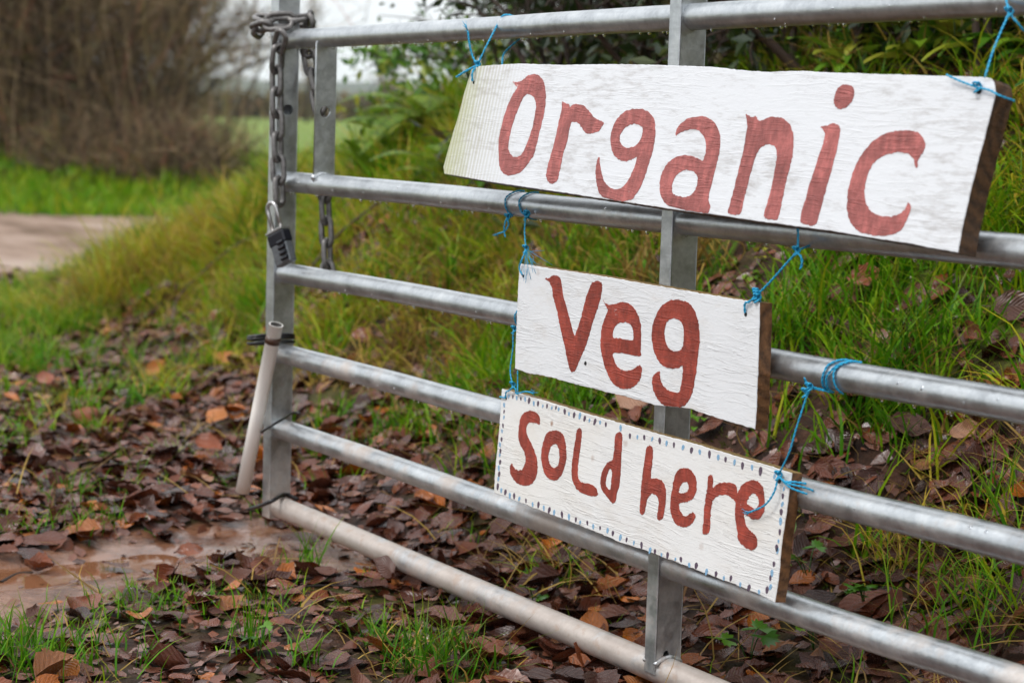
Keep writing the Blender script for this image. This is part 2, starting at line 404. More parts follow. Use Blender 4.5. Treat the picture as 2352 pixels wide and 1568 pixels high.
def m_ground():
    """one soil-to-turf material for all terrain sheets, blended by masks computed on the terrain"""
    s = NT('earth_and_turf'); pos = s.n('ShaderNodeNewGeometry').outputs['Position']
    a = s.noise(pos, 2.2, 6, 0.6); b = s.noise(pos, 16, 6, 0.65); c3 = s.noise(pos, 70, 4, 0.6); big = s.noise(pos, 0.10, 4, 0.55)
    soil = s.ramp(b, [(0.32, (0.012, 0.006, 0.004)), (0.5, (0.036, 0.017, 0.010)), (0.7, (0.085, 0.038, 0.022))])
    soil = s.mix(s.math('MULTIPLY', s.ramp(a, [(0.50, 0.0), (0.66, 1.0)]), 0.55), soil, (0.060, 0.070, 0.010))
    mud = s.ramp(s.noise(pos, 9, 5, 0.6), [(0.30, (0.075, 0.032, 0.017)), (0.5, (0.18, 0.084, 0.048)), (0.72, (0.28, 0.145, 0.090))])
    turf = s.ramp(s.math('ADD', s.math('MULTIPLY', a, 0.5), s.math('MULTIPLY', b, 0.5)), [(0.34, (0.028, 0.050, 0.006)), (0.5, (0.070, 0.105, 0.010)), (0.66, (0.17, 0.15, 0.026))])
    field = s.ramp(s.math('ADD', s.math('MULTIPLY', big, 0.6), s.math('MULTIPLY', s.noise(pos, 1.0, 5, 0.6), 0.4)), [(0.35, (0.100, 0.165, 0.014)), (0.65, (0.160, 0.215, 0.022))])
    gravel = s.ramp(s.math('ADD', s.math('MULTIPLY', s.noise(s.mapping(pos, (0.5, 1.6, 1)), 1.1, 5, 0.6), 0.75), s.math('MULTIPLY', c3, 0.25)), [(0.36, (0.11, 0.070, 0.045)), (0.50, (0.29, 0.205, 0.155)), (0.66, (0.42, 0.33, 0.28))])
    m = lambda k: s.n('ShaderNodeSeparateXYZ', Vector=s.attr(k).outputs['Vector'])
    m1 = m('mask_a'); m2 = m('mask_b')
    edge = lambda f: s.ramp(s.math('ADD', f, s.math('MULTIPLY', s.math('SUBTRACT', b, 0.5), 0.7)), [(0.40, 0.0), (0.60, 1.0)])
    c = s.mix(edge(m1.outputs[0]), soil, mud)
    c = s.mix(edge(m1.outputs[1]), c, turf)
    c = s.mix(edge(m1.outputs[2]), c, gravel)
    c = s.mix(m2.outputs[0], c, field)
    s.p('Base Color', c)
    wet = s.math('SUBTRACT', 0.62, s.math('MULTIPLY', edge(m1.outputs[0]), s.ramp(a, [(0.40, 0.30), (0.56, 0.54)])))
    s.p('Roughness', s.math('ADD', wet, s.math('MULTIPLY', m1.outputs[2], 0.12)))
    s.p('Specular IOR Level', s.math('ADD', 0.14, s.math('MULTIPLY', edge(m1.outputs[0]), 0.42)))
    hh = s.math('ADD', s.math('MULTIPLY', b, 1.0), s.math('MULTIPLY', c3, 0.4))
    bs = s.n('ShaderNodeBump', Height=hh, Distance=0.02); s.set(bs.inputs['Strength'], s.math('SUBTRACT', 0.9, s.math('MULTIPLY', edge(m1.outputs[0]), s.ramp(a, [(0.42, 0.2), (0.56, 0.8)]))))
    s.p('Normal', bs.outputs[0]); return s.m
GROUND = m_ground()

def m_leaf():
    """beech leaf: colour differs leaf by leaf, ribs from the leaf's own length/width coordinates"""
    s = NT('fallen_beech_leaf')
    r = s.attr('rnd').outputs['Fac']; ob = s.n('ShaderNodeObjectInfo').outputs['Random']
    k = s.math('FRACT', s.math('ADD', r, ob))
    uvw = s.n('ShaderNodeSeparateXYZ', Vector=s.attr('luv').outputs['Vector']); u, v = uvw.outputs[0], uvw.outputs[1]
    av = s.math('ABSOLUTE', v)
    rib = s.math('SINE', s.math('MULTIPLY', s.math('SUBTRACT', u, s.math('MULTIPLY', av, 0.42)), 44.0))
    mid = s.ramp(av, [(0.0, 1.0), (0.035, 0.0)])
    c = s.ramp(k, [(0.0, (0.018, 0.006, 0.004)), (0.14, (0.060, 0.017, 0.009)), (0.30, (0.120, 0.034, 0.017)), (0.44, (0.040, 0.010, 0.006)),
                   (0.58, (0.160, 0.056, 0.030)), (0.74, (0.125, 0.028, 0.009)), (0.91, (0.18, 0.042, 0.009)), (0.965, (0.40, 0.110, 0.008)), (1.0, (0.24, 0.11, 0.05))])
    bl = s.noise(s.coord(), 45, 5, 0.65)
    c = s.mix(s.math('MULTIPLY', s.ramp(bl, [(0.42, 0.0), (0.66, 1.0)]), 0.45), c, (0.022, 0.009, 0.007))
    c = s.mix(s.math('MULTIPLY', s.ramp(rib, [(0.86, 0.0), (1.0, 1.0)]), 0.16), c, (0.24, 0.13, 0.09))
    c = s.mix(s.math('MULTIPLY', mid, 0.5), c, (0.20, 0.11, 0.07))
    s.p('Base Color', c); s.p('Roughness', s.ramp(bl, [(0.3, 0.15), (0.7, 0.34)])); s.p('Specular IOR Level', 0.42)
    s.p('Normal', s.bump(s.math('ADD', s.math('MULTIPLY', rib, 0.20), s.math('MULTIPLY', bl, 1.4)), 0.5, 0.0028))
    return s
LEAF = m_leaf().m
def leaf_col(name, col, col2):
    s = NT(name)
    uvw = s.n('ShaderNodeSeparateXYZ', Vector=s.attr('luv').outputs['Vector']); u, v = uvw.outputs[0], uvw.outputs[1]
    rib = s.math('SINE', s.math('MULTIPLY', s.math('SUBTRACT', u, s.math('MULTIPLY', s.math('ABSOLUTE', v), 0.42)), 58.0))
    bl = s.noise(s.coord(), 60, 5, 0.65)
    c = s.ramp(bl, [(0.35, col2), (0.6, col)])
    c = s.mix(s.math('MULTIPLY', s.ramp(rib, [(0.7, 0.0), (1.0, 1.0)]), 0.3), c, col2)
    s.p('Base Color', c); s.p('Roughness', 0.36); s.p('Normal', s.bump(rib, 0.5, 0.0015)); return s.m
LEAF_OR = leaf_col('orange_leaf', (0.50, 0.17, 0.015), (0.26, 0.06, 0.012))
LEAF_RED = leaf_col('russet_leaf', (0.30, 0.075, 0.02), (0.14, 0.03, 0.012))
LEAF_TAN = leaf_col('tan_leaf', (0.42, 0.22, 0.13), (0.25, 0.12, 0.07))
LEAF_BR = leaf_col('brown_leaf', (0.13, 0.055, 0.038), (0.05, 0.022, 0.016))

GREEN = [(0.0, (0.018, 0.075, 0.003)), (0.25, (0.060, 0.200, 0.005)), (0.45, (0.120, 0.320, 0.006)), (0.62, (0.270, 0.380, 0.008)),
         (0.76, (0.42, 0.36, 0.022)), (0.88, (0.52, 0.34, 0.045)), (1.0, (0.32, 0.16, 0.035))]
GRASS = foliage('grass_blades', GREEN, 0.40, 0.34, (0.34, 0.28, 0.02), spec=0.14)
STRAW = foliage('dead_grass', [(0.0, (0.58, 0.38, 0.075)), (0.3, (0.34, 0.22, 0.055)), (0.5, (0.16, 0.085, 0.035)), (0.7, (0.50, 0.34, 0.08)), (1.0, (0.12, 0.055, 0.022))], 0.5, 0.30, spec=0.15)
MOSS = foliage('moss_and_herbs', [(0.0, (0.035, 0.060, 0.006)), (0.5, (0.11, 0.13, 0.012)), (0.8, (0.085, 0.17, 0.018)), (1.0, (0.16, 0.26, 0.04))], 0.45, 0.2)
HERB = foliage('broad_green_leaves', [(0.0, (0.022, 0.085, 0.006)), (0.4, (0.065, 0.185, 0.010)), (0.75, (0.16, 0.30, 0.018)), (1.0, (0.36, 0.34, 0.035))], 0.36, 0.25, spec=0.4)
HOLLY = foliage('dark_evergreen_leaves', [(0.0, (0.008, 0.018, 0.006)), (0.5, (0.020, 0.040, 0.010)), (0.85, (0.045, 0.075, 0.016)), (1.0, (0.12, 0.085, 0.030))], 0.30, 0.15)
FERN = foliage('fern_fronds', [(0.0, (0.070, 0.170, 0.010)), (0.6, (0.18, 0.32, 0.018)), (1.0, (0.36, 0.38, 0.03))], 0.45, 0.35)
TWIG = foliage('hedge_twigs', [(0.0, (0.028, 0.018, 0.012)), (0.4, (0.125, 0.088, 0.056)), (0.7, (0.42, 0.30, 0.185)), (0.9, (0.22, 0.19, 0.050)), (1.0, (0.50, 0.20, 0.15))], 0.75, 0.0, spec=0.2)
TWIGD = foliage('dark_bark', [(0.0, (0.022, 0.014, 0.011)), (1.0, (0.075, 0.048, 0.036))], 0.7, 0.0, spec=0.3)
HLEAF = foliage('hedge_leaves', [(0.0, (0.020, 0.035, 0.010)), (0.4, (0.045, 0.065, 0.016)), (0.7, (0.10, 0.085, 0.025)), (1.0, (0.20, 0.12, 0.05))], 0.5, 0.2)
RIND = foliage('bramble_stem', [(0.0, (0.050, 0.018, 0.016)), (1.0, (0.10, 0.035, 0.028))], 0.5, 0.0)
HILL = simple('wooded_hills', (0.055, 0.066, 0.050), 0.9, spec=0.1, var=0.45, nscale=0.012)

# ------------------------------------------------------------------ terrain
XT = np.array([-60, -12, -9, -6.5, -5.6, -4.2, -2.2, -0.5, 1.0, 4.0, 60])
HT = np.array([0.0, 0.0, 0.0, 0.02, 0.34, 0.62, 1.06, 1.42, 1.66, 1.9, 2.2])
def toe_y(x): return np.where(x > 0, 0.16, 0.16 - 0.17 * np.minimum(x, 0))
def cam_rf(x, y):
    F = (x - CAM[0]) * -math.cos(YAW) + (y - CAM[1]) * math.sin(YAW)
    R = (x - CAM[0]) * math.sin(YAW) + (y - CAM[1]) * math.cos(YAW)
    return R, F
def rf_world(R, F):
    return (CAM[0] - F * math.cos(YAW) + R * math.sin(YAW), CAM[1] + F * math.sin(YAW) + R * math.cos(YAW))
def height(x, y, fine=True):
    x = np.asarray(x, float); y = np.asarray(y, float)
    R, F = cam_rf(x, y)
    H = np.interp(x, XT, HT); toe = toe_y(x) + 0.10 * (vnoise(x * 1.3, y * 0.3, 5) - 0.5)
    W = 0.45 + H * 1.0
    up_ = sstep(0, 1, (y - toe) / W * 0.94)
    back = toe + W + 0.5 + 0.25 * H
    down = sstep(0, 1, (y - back) / (1.0 + H)) * sstep(-0.2, -2.2, x)
    h = H * up_ * (1 - down)
    # verge under the far hedge, then the field rising gently
    verge = 0.42 * sstep(18.3, 22.0, F)
    far = 0.75 * sstep(30, 170, F) + 0.0020 * np.maximum(F - 170, 0)
    h = np.maximum(h, verge * np.ones_like(h) + far) if True else h
    # road side in front of the gate stays nearly level
    n1 = ((fbm(x * 2.1, y * 2.1, 2) - 0.47) * 0.30 + (fbm(x * 5.5, y * 5.5, 6) - 0.47) * 0.10) * sstep(0.02, 0.3, h) + (fbm(x * 0.8, y * 0.8, 9) - 0.47) * 0.035
    h = h + n1 * sstep(60, 20, F)
    # shallow rut with standing mud running to the gate foot
    if fine:
        h = h + (fbm(x * 9, y * 9, 4, 3) - 0.45) * 0.022 * sstep(12, 8, np.hypot(x - 1, y)) * (1 - 0.45 * mud_mask(x, y))
        h = h - 0.022 * mud_mask(x, y) - 0.020 * puddle_mask(x, y)
    return h
def seg_dist(x, y, a, b):
    ax, ay = a; bx, by = b; dx, dy = bx - ax, by - ay
    t = np.clip(((x - ax) * dx + (y - ay) * dy) / (dx * dx + dy * dy), 0, 1)
    return np.hypot(x - ax - t * dx, y - ay - t * dy), t
def G(x, y, z=0.0):
    P = un(x, y, (0, 0, z), (0, 0, 1)); return P[0], P[1]
MUDL = [G(-100, 1345), G(180, 1300), G(420, 1262), G(600, 1240), G(730, 1262)]
PUDL = [G(-120, 1312), G(60, 1296), G(200, 1282), G(330, 1262)]
def puddle_mask(x, y):
    d = np.full(np.shape(x), 9.0)
    for i in range(len(PUDL) - 1):
        dd, t = seg_dist(x, y, PUDL[i], PUDL[i + 1]); d = np.minimum(d, dd)
    return sstep(0.13, 0.04, d + (fbm(np.asarray(x) * 5, np.asarray(y) * 5, 15) - 0.47) * 0.10)
def mud_mask(x, y):
    d = np.full(np.shape(x), 9.0)
    for i in range(len(MUDL) - 1):
        dd, t = seg_dist(x, y, MUDL[i], MUDL[i + 1]); d = np.minimum(d, dd)
    d = d + (fbm(np.asarray(x) * 3.5, np.asarray(y) * 3.5, 21) - 0.47) * 0.20
    return sstep(0.30, 0.17, d)
def masks(x, y):
    R, F = cam_rf(x, y); H = height(x, y, False)
    F = F + (fbm(x * 0.9, y * 0.9, 91) - 0.47) * 2.0 * sstep(8, 10, F) * sstep(24, 20, F)
    mud = mud_mask(x, y)
    tr = sstep(9.9, 10.6, F) * sstep(19.3, 18.2, F) * sstep(0.06, 0.02, H - 0.0) * sstep(3.0, 1.5, R)
    wheel = sstep(13.2, 13.5, F) * sstep(14.6, 14.3, F) * 0.75          # grassy strip in the middle of the track
    tr = tr * (1 - wheel * sstep(0.45, 0.6, fbm(x * 0.6, y * 0.6, 31)))
    field = sstep(24, 26, F)
    turf = np.clip(sstep(6.5, 9.0, F) + 0.55 * sstep(0.15, 0.6, H) * (fbm(x * 2, y * 2, 8) > 0.45), 0, 1) * (1 - tr)
    return mud, turf, tr, field
def axis(lo, hi, step, far, growth=1.13):
    mid = list(np.arange(lo, hi, step)); a = []; s = step; v = lo
    while v > -far: s *= growth; v -= s; a.append(v)
    b = []; s = step; v = mid[-1]
    while v < far: s *= growth; v += s; b.append(v)
    return np.array(a[::-1] + mid + b)
gx = axis(-7.0, 4.2, 0.040, 2100); gyy = axis(-3.2, 4.2, 0.040, 2100)
GXX, GYY = np.meshgrid(gx, gyy, indexing='ij'); GH = height(GXX, GYY)
nxg, nyg = GXX.shape
TV = np.stack([GXX, GYY, GH], -1).reshape(-1, 3)
mm = masks(GXX.ravel(), GYY.ravel())
MA = np.stack([mm[0], mm[1], mm[2]], -1); MB_ = np.stack([mm[3], mm[3] * 0, mm[3] * 0], -1)
ii = np.arange(nxg - 1)[:, None] * nyg + np.arange(nyg - 1)[None, :]
TF = np.stack([ii, ii + nyg, ii + nyg + 1, ii + 1], -1).reshape(-1, 4)
fc = TV[TF].mean(axis=1)
fR, fF = cam_rf(fc[:, 0], fc[:, 1]); fm = masks(fc[:, 0], fc[:, 1])
lab = np.zeros(len(TF), int)                                   # 0 ground
lab[(fc[:, 1] > toe_y(fc[:, 0])) & (fc[:, 1] < 8) & (fc[:, 0] > -9) & (fF < 12) & (fc[:, 0] < 12)] = 1   # bank
lab[fm[0] > 0.5] = 2                                          # mud
lab[fm[2] > 0.4] = 3                                          # track
lab[fF > 24.5] = 4                                            # field
for k, nm in enumerate(('ground', 'bank', 'mud', 'track', 'field')):
    f = TF[lab == k]; uq, inv = np.unique(f, return_inverse=True)
    me = mesh_np(nm, TV[uq], inv.reshape(-1, 4), [GROUND], {'mask_a': MA[uq], 'mask_b': MB_[uq]})
    o = link(nm, me); o['kind'] = 'structure'
    if nm == 'ground': GROUND_OBJ = o
    if nm == 'bank': BANK_OBJ = o
    if nm == 'mud': MUD_OBJ = o
def on_terrain(x, y, t0=1.5, t1=60):
    """point where the sight line meets the terrain"""
    d = ray(x, y); ts = np.concatenate([np.arange(t0, 14, 0.02), np.arange(14, t1, 0.2)])
    P = CAM + ts[:, None] * d; g = P[:, 2] - height(P[:, 0], P[:, 1])
    k = np.argmax(g < 0)
    if g[k] >= 0: return None
    return np.array([P[k, 0], P[k, 1], float(height(P[k, 0], P[k, 1]))])

# standing water in the rut
pm_ = NT('muddy_water'); pm_.p('Base Color', (0.20, 0.088, 0.044)); pm_.p('Roughness', 0.06); pm_.p('Specular IOR Level', 0.6)
pm_.p('Normal', pm_.bump(pm_.noise(pm_.n('ShaderNodeNewGeometry').outputs['Position'], 14, 3, 0.5), 0.10, 0.01))
pxs = np.array([p_[0] for p_ in PUDL]); pys = np.array([p_[1] for p_ in PUDL])
xa_, xb_, ya_, yb_ = pxs.min() - .2, pxs.max() + .2, pys.min() - .2, pys.max() + .2
zw = float(np.mean(height(pxs, pys))) + 0.012
o = link('puddle', mesh_np('puddle', [(xa_, ya_, zw), (xb_, ya_, zw), (xb_, yb_, zw), (xa_, yb_, zw)], [(0, 1, 2, 3)], [pm_.m])); o['kind'] = 'structure'
PUD = o
# hills on the skyline
def hills(F0, R0, R1, hmax, seed, name, base):
    n = 90; Rr = np.linspace(R0, R1, n); V = []; F = []
    for j in range(7):
        t = j / 6
        for i in range(n):
            hh = hmax * (0.62 + 0.75 * (float(fbm(Rr[i] / 420 + seed, 0.3, seed)) - 0.47) * 2.0 + 0.05 * float(vnoise(Rr[i] / 26, 1, seed)))
            X, Y = rf_world(Rr[i], F0 + t * 500)
            V.append((X, Y, base + max(hh, 5) * math.sin(t * math.pi / 2)))
    for j in range(6):
        for i in range(n - 1): F.append((j * n + i, j * n + i + 1, (j + 1) * n + i + 1, (j + 1) * n + i))
    o = link(name, mesh_py(name, V, F, [HILL])); o['kind'] = 'structure'; return o
hills(1250, -1400, 1400, 66, 3.0, 'hills', -2)

# ------------------------------------------------------------------ blades, leaves: generators
def blades(base, az, length, lean, curl, width, rnd, S=5, twist=None, flat=False):
    N = len(base); t = np.linspace(0, 1, S + 1)[None, :]
    th = lean[:, None] + curl[:, None] * t ** 1.3
    ds = (length / S)[:, None]
    dr = np.sin(th) * ds; dz = np.cos(th) * ds
    r = np.concatenate([np.zeros((N, 1)), np.cumsum(dr[:, :-1], 1)], 1); z = np.concatenate([np.zeros((N, 1)), np.cumsum(dz[:, :-1], 1)], 1)
    az2 = az[:, None] + (0 if twist is None else twist[:, None] * t)
    C = base[:, None, :] + np.stack([np.cos(az2) * r, np.sin(az2) * r, z], -1)
    sa = az + math.pi / 2 + (rng.random(N) - 0.5) * 1.2
    side = np.stack([np.cos(sa), np.sin(sa), (rng.random(N) - 0.5) * 0.5], -1)
    w = width[:, None] * (1 - t ** 2.2) * (0.75 + 0.9 * t * (1 - t)) + 0.00015
    V = np.stack([C - side[:, None, :] * w[..., None] / 2, C + side[:, None, :] * w[..., None] / 2], 2).reshape(-1, 3)
    b = (np.arange(N) * (S + 1) * 2)[:, None]; k = (np.arange(S) * 2)[None, :]
    F = np.stack([b + k, b + k + 1, b + k + 3, b + k + 2], -1).reshape(-1, 4)
    R_ = np.repeat(rnd, (S + 1) * 2); Hh = np.tile(np.repeat(t[0], 2), N)
    return V, F, R_, Hh
class Acc:
    def __init__(s): s.V = []; s.F = []; s.R = []; s.H = []; s.U = []; s.n = 0
    def add(s, V, F, R=None, H=None, U=None):
        s.V.append(V); s.F.append(F + s.n); s.n += len(V)
        s.R.append(np.zeros(len(V)) if R is None else R); s.H.append(np.zeros(len(V)) if H is None else H)
        if U is not None: s.U.append(U)
    def obj(s, name, mat, parent=None, **kw):
        at = {'rnd': np.concatenate(s.R), 'hgt': np.concatenate(s.H)}
        if s.U: at['luv'] = np.concatenate(s.U)
        V = np.concatenate(s.V)
        off = np.array(parent.location) if parent is not None else np.zeros(3)
        return link(name, mesh_np(name, V - off, np.concatenate(s.F), [mat], at), parent)

def leaf_template(seed, NL=9, NW=4, fold=0.3, curl=0.5, side=0.3, width=0.6):
    r = random.Random(seed); V = []; U = []
    for i in range(NL + 1):
        u = i / NL
        w = width / 2 * (math.sin(math.pi * min(1, u) ** 0.85) ** 0.75 if 0 < u < 1 else 0.012)
        if 0 < u < 1: w *= (1 + 0.045 * (1 if i % 2 else -1)) * r.uniform(0.88, 1.1)
        ca = curl * (u - 0.35); 
        for j in range(NW + 1):
            v = (j / NW) * 2 - 1
            x = (u - 0.5) + (r.uniform(-.02, .02) if abs(v) == 1 else 0); y = v * w
            z = fold * abs(y) * 1.0 + curl * (u - 0.4) ** 2 * 0.9 + side * y * (u - 0.3) * 1.6
            z += 0.014 * math.sin((u - abs(v) * 0.2) * 58) * abs(v) + 0.03 * math.sin(u * 7 + v * 2 + seed)
            V.append((x, y, z)); U.append((u, v, 0))
    F = []
    for i in range(NL):
        for j in range(NW):
            a = i * (NW + 1) + j; F.append((a, a + 1, a + NW + 2, a + NW + 1))
    n = len(V)                                           # stalk
    for k in range(3):
        t = k / 2; V += [(-0.5 - t * 0.2, -0.008, 0.02 + 0.06 * t), (-0.5 - t * 0.2, 0.008, 0.02 + 0.06 * t)]; U += [(0, 0, 0)] * 2
    for k in range(2): F.append((n + 2 * k, n + 2 * k + 1, n + 2 * k + 3, n + 2 * k + 2))
    return np.array(V), np.array(F), np.array(U, float)
LT = [leaf_template(i, fold=f, curl=c, side=s_, width=w) for i, (f, c, s_, w) in enumerate(
    [(0.12, 0.15, 0.2, 0.66), (-0.18, 0.3, -0.2, 0.60), (0.35, 0.5, 0.2, 0.64), (-0.10, -0.3, 0.3, 0.70), (0.5, 0.2, -0.4, 0.66), (0.10, -0.4, -0.2, 0.60),
     (-0.4, 0.3, 0.3, 0.62), (0.3, 0.9, 0.5, 0.60), (0.05, 0.05, 0.1, 0.68), (0.9, 0.5, 0.0, 0.62)])]
def rotmats(n_, az, tilt=None):
    """frames: z axis n_ (N,3), heading az"""
    n_ = n_ / np.linalg.norm(n_, axis=1, keepdims=True)
    h = np.stack([np.cos(az), np.sin(az), np.zeros_like(az)], -1)
    x = h - n_ * np.sum(h * n_, 1, keepdims=True); x /= np.linalg.norm(x, axis=1, keepdims=True) + 1e-9
    y = np.cross(n_, x); return np.stack([x, y, n_], -1)
def tnormal(x, y):
    e = 0.03; hx = (height(x + e, y) - height(x - e, y)) / (2 * e); hy = (height(x, y + e) - height(x, y - e)) / (2 * e)
    n_ = np.stack([-hx, -hy, np.ones_like(hx)], -1); return n_ / np.linalg.norm(n_, axis=1, keepdims=True)

# random points in the wedge the camera sees
def wedge(n, F0=2.2, F1=9.0, k=0.30, Rmul=1.0):
    F = np.sqrt(rng.random(n) * (F1 ** 2 - F0 ** 2) + F0 ** 2); R = (rng.random(n) * 2 - 1) * k * F
    return rf_world(R, F)

# ------------------------------------------------------------------ leaf litter
def grassiness(x, y):
    """0 bare/leafy .. 1 dense grass"""
    R, F = cam_rf(x, y); H = height(x, y, False)
    bare = sstep(0.42, 0.54, fbm(x * 1.5 + 3, y * 1.5, 29)) * sstep(0.1, 1.0, x) * sstep(1.25, 0.85, H)
    pat = sstep(0.30, 0.50, fbm(x * 2.4, y * 2.4, 13))
    g = sstep(0.05, 0.28, H) * (0.12 + 0.88 * pat) * (1 - 0.92 * bare)
    hedge_shade = sstep(0.98, 1.15, H) * sstep(-1.7, -0.9, x)
    g = g * (1 - 0.85 * hedge_shade)
    lft = sstep(5.4, 8.2, F) * sstep(-0.2, -0.7, R) * (0.04 + 0.96 * sstep(0.46, 0.56, fbm(x * 3.0, y * 3.0, 17)))
    return np.clip(np.maximum(g, lft), 0, 1)
NLF = 34000
lx, ly = wedge(NLF, 2.1, 11.5, 0.31)
mu = mud_mask(lx, ly); gr = grassiness(lx, ly); Rl, Fl = cam_rf(lx, ly)
toe = toe_y(lx); near_toe = np.exp(-((ly - toe - 0.10) / 0.45) ** 2)
prob = (0.55 + 0.6 * near_toe) * (1 - 0.955 * mu) * (1 - 0.45 * gr) * sstep(12.5, 9.0, Fl)
prob *= 0.35 + 0.9 * sstep(0.40, 0.58, fbm(lx * 2.6, ly * 2.6, 41))
prob *= np.where(ly < toe, 1.5, 0.60 + 0.5 * sstep(0.5, 0.2, height(lx, ly, False)))
keep = rng.random(NLF) < prob * 1.1
lx, ly = lx[keep], ly[keep]; NL_ = len(lx)
lz = height(lx, ly) + 0.003 + 0.016 * rng.random(NL_) ** 1.8 + 0.03 * rng.random(NL_) * grassiness(lx, ly)
nn = tnormal(lx, ly) + rng.normal(0, 1, (NL_, 3)) * np.where(rng.random(NL_) < 0.25, 0.42, 0.13)[:, None] * np.array([1, 1, 0.2])
laz = rng.random(NL_) * 2 * math.pi; lsz = np.where(rng.random(NL_) < 0.3, 0.024 + 0.03 * rng.random(NL_), 0.052 + 0.046 * rng.random(NL_))
lrn = rng.random(NL_); lvar = rng.integers(0, len(LT), NL_)
M3 = rotmats(nn, laz)
px, py, pz = proj(np.stack([lx, ly, lz], -1))
inview = (px > -20) & (px < 2372) & (py > 0) & (py < 1590)
score = np.where(inview, lsz / pz, 0)
order = np.argsort(-score); single = set(order[:285].tolist())
LMESH = []
for i, (V, F, U) in enumerate(LT):
    LMESH.append(mesh_np('leaf', V, F, [LEAF], {'rnd': np.full(len(V), (i * 0.37) % 1.0), 'luv': U}))
acc = Acc()
for i in range(NL_):
    if i in single:
        par = BANK_OBJ if ly[i] > toe_y(lx[i]) else GROUND_OBJ
        o = link('leaf', LMESH[lvar[i]], par)
        R4 = Matrix(M3[i].tolist()).to_4x4(); o.matrix_world = Matrix.Translation((lx[i], ly[i], lz[i])) @ R4 @ Matrix.Diagonal((lsz[i], lsz[i] * random.uniform(.72, 1.12), lsz[i] * random.uniform(.6, 1.3), 1))
    else:
        V, F, U = LT[lvar[i]]
        acc.add((V * lsz[i] * np.array([1, random.uniform(.68, 1.15), random.uniform(.5, 1.4)])) @ M3[i].T + np.array([lx[i], ly[i], lz[i]]), F, np.full(len(V), lrn[i]), None, U)
acc.obj('leaf_litter', LEAF)['kind'] = 'stuff'
# broken bits of leaf trodden into the soil
fx_, fy_ = wedge(26000, 2.1, 8.0, 0.31); kk = rng.random(len(fx_)) < (0.9 - 0.72 * mud_mask(fx_, fy_)) * sstep(8, 5, cam_rf(fx_, fy_)[1])
fx_, fy_ = fx_[kk], fy_[kk]; n_ = len(fx_); fz_ = height(fx_, fy_) + 0.002 + 0.004 * rng.random(n_)
FM = rotmats(tnormal(fx_, fy_) + rng.normal(0, 0.28, (n_, 3)), rng.random(n_) * 6.28); sz_ = 0.007 + 0.018 * rng.random(n_) ** 1.6
q5 = np.array([(-1, -.3, 0), (-.2, -.7, .1), (.9, -.2, 0), (.4, .6, .15), (-.6, .55, 0)]); 
PV = q5[None] * (0.6 + 0.6 * rng.random((n_, 5, 1))) * sz_[:, None, None]
PV = np.einsum('nij,nkj->nki', FM, PV) + np.stack([fx_, fy_, fz_], -1)[:, None, :]
bi = (np.arange(n_) * 5)[:, None]; FF_ = np.concatenate([bi + np.array([[0, 1, 2]]), bi + np.array([[0, 2, 3]]), bi + np.array([[0, 3, 4]])], 0)
fr_ = rng.random(n_) * 0.8
link('leaf_fragments', mesh_np('leaf_fragments', PV.reshape(-1, 3), FF_, [LEAF], {'rnd': np.repeat(fr_, 5), 'luv': np.full((n_ * 5, 3), 0.3)}))['kind'] = 'stuff'

# ------------------------------------------------------------------ grass
def tuft_blades(cx, cy, n, L0, spread, green=(0.0, 0.7), W=0.0040, lean=(0.1, 0.8), curl=(0.3, 1.7), drift=0):
    """n blades per tuft centre; all arrays"""
    N = len(cx) * n
    bx = np.repeat(cx, n) + rng.normal(0, spread, N); by = np.repeat(cy, n) + rng.normal(0, spread, N)
    bz = height(bx, by) - 0.004
    az = rng.random(N) * 2 * math.pi
    Ls = np.repeat(L0, n) * (0.45 + 0.75 * rng.random(N)) if np.ndim(L0) else L0 * (0.45 + 0.75 * rng.random(N))
    le = lean[0] + (lean[1] - lean[0]) * rng.random(N); cu = curl[0] + (curl[1] - curl[0]) * rng.random(N)
    g = np.repeat(rng.random(len(cx)), n); rn = np.clip(green[0] + (green[1] - green[0]) * (0.45 * g + 0.55 * rng.random(N)), 0, 1)
    return blades(np.stack([bx, by, bz], -1), az, Ls, le, cu, W * (0.55 + 0.9 * rng.random(N)), rn, 4, rng.normal(0, 0.5, N))
ga = Acc()
cx_, cy_ = wedge(30000, 2.2, 10.8, 0.33)
_px, _py, _pz = proj(np.stack([cx_, cy_, height(cx_, cy_, False)], -1))
gm = grassiness(cx_, cy_); k_ = (rng.random(len(cx_)) < gm * (1 - mud_mask(cx_, cy_)) * 0.55) & (_py > -250) & (_py < 1750) & (_px > -350) & (_px < 2700)
cx_, cy_ = cx_[k_], cy_[k_]
Rg, Fg = cam_rf(cx_, cy_); yel = fbm(cx_ * 1.4, cy_ * 1.4, 23)
Hh_ = height(cx_, cy_, False)
sel = yel < 0.50 - 0.10 * sstep(0.5, -1.5, cx_)
Lg = 0.09 + 0.13 * rng.random(len(cx_)) ** 1.5 + 0.03 * sstep(0.3, 1.0, Hh_)
V, F, R_, H_ = tuft_blades(cx_[sel], cy_[sel], 14, Lg[sel], 0.022, (0.0, 0.75), W=0.0056); ga.add(V, F, R_, H_)
V, F, R_, H_ = tuft_blades(cx_[~sel], cy_[~sel], 14, Lg[~sel] * 1.15, 0.026, (0.25, 1.0), W=0.0056, lean=(0.3, 1.2), curl=(0.4, 1.8)); ga.add(V, F, R_, H_)
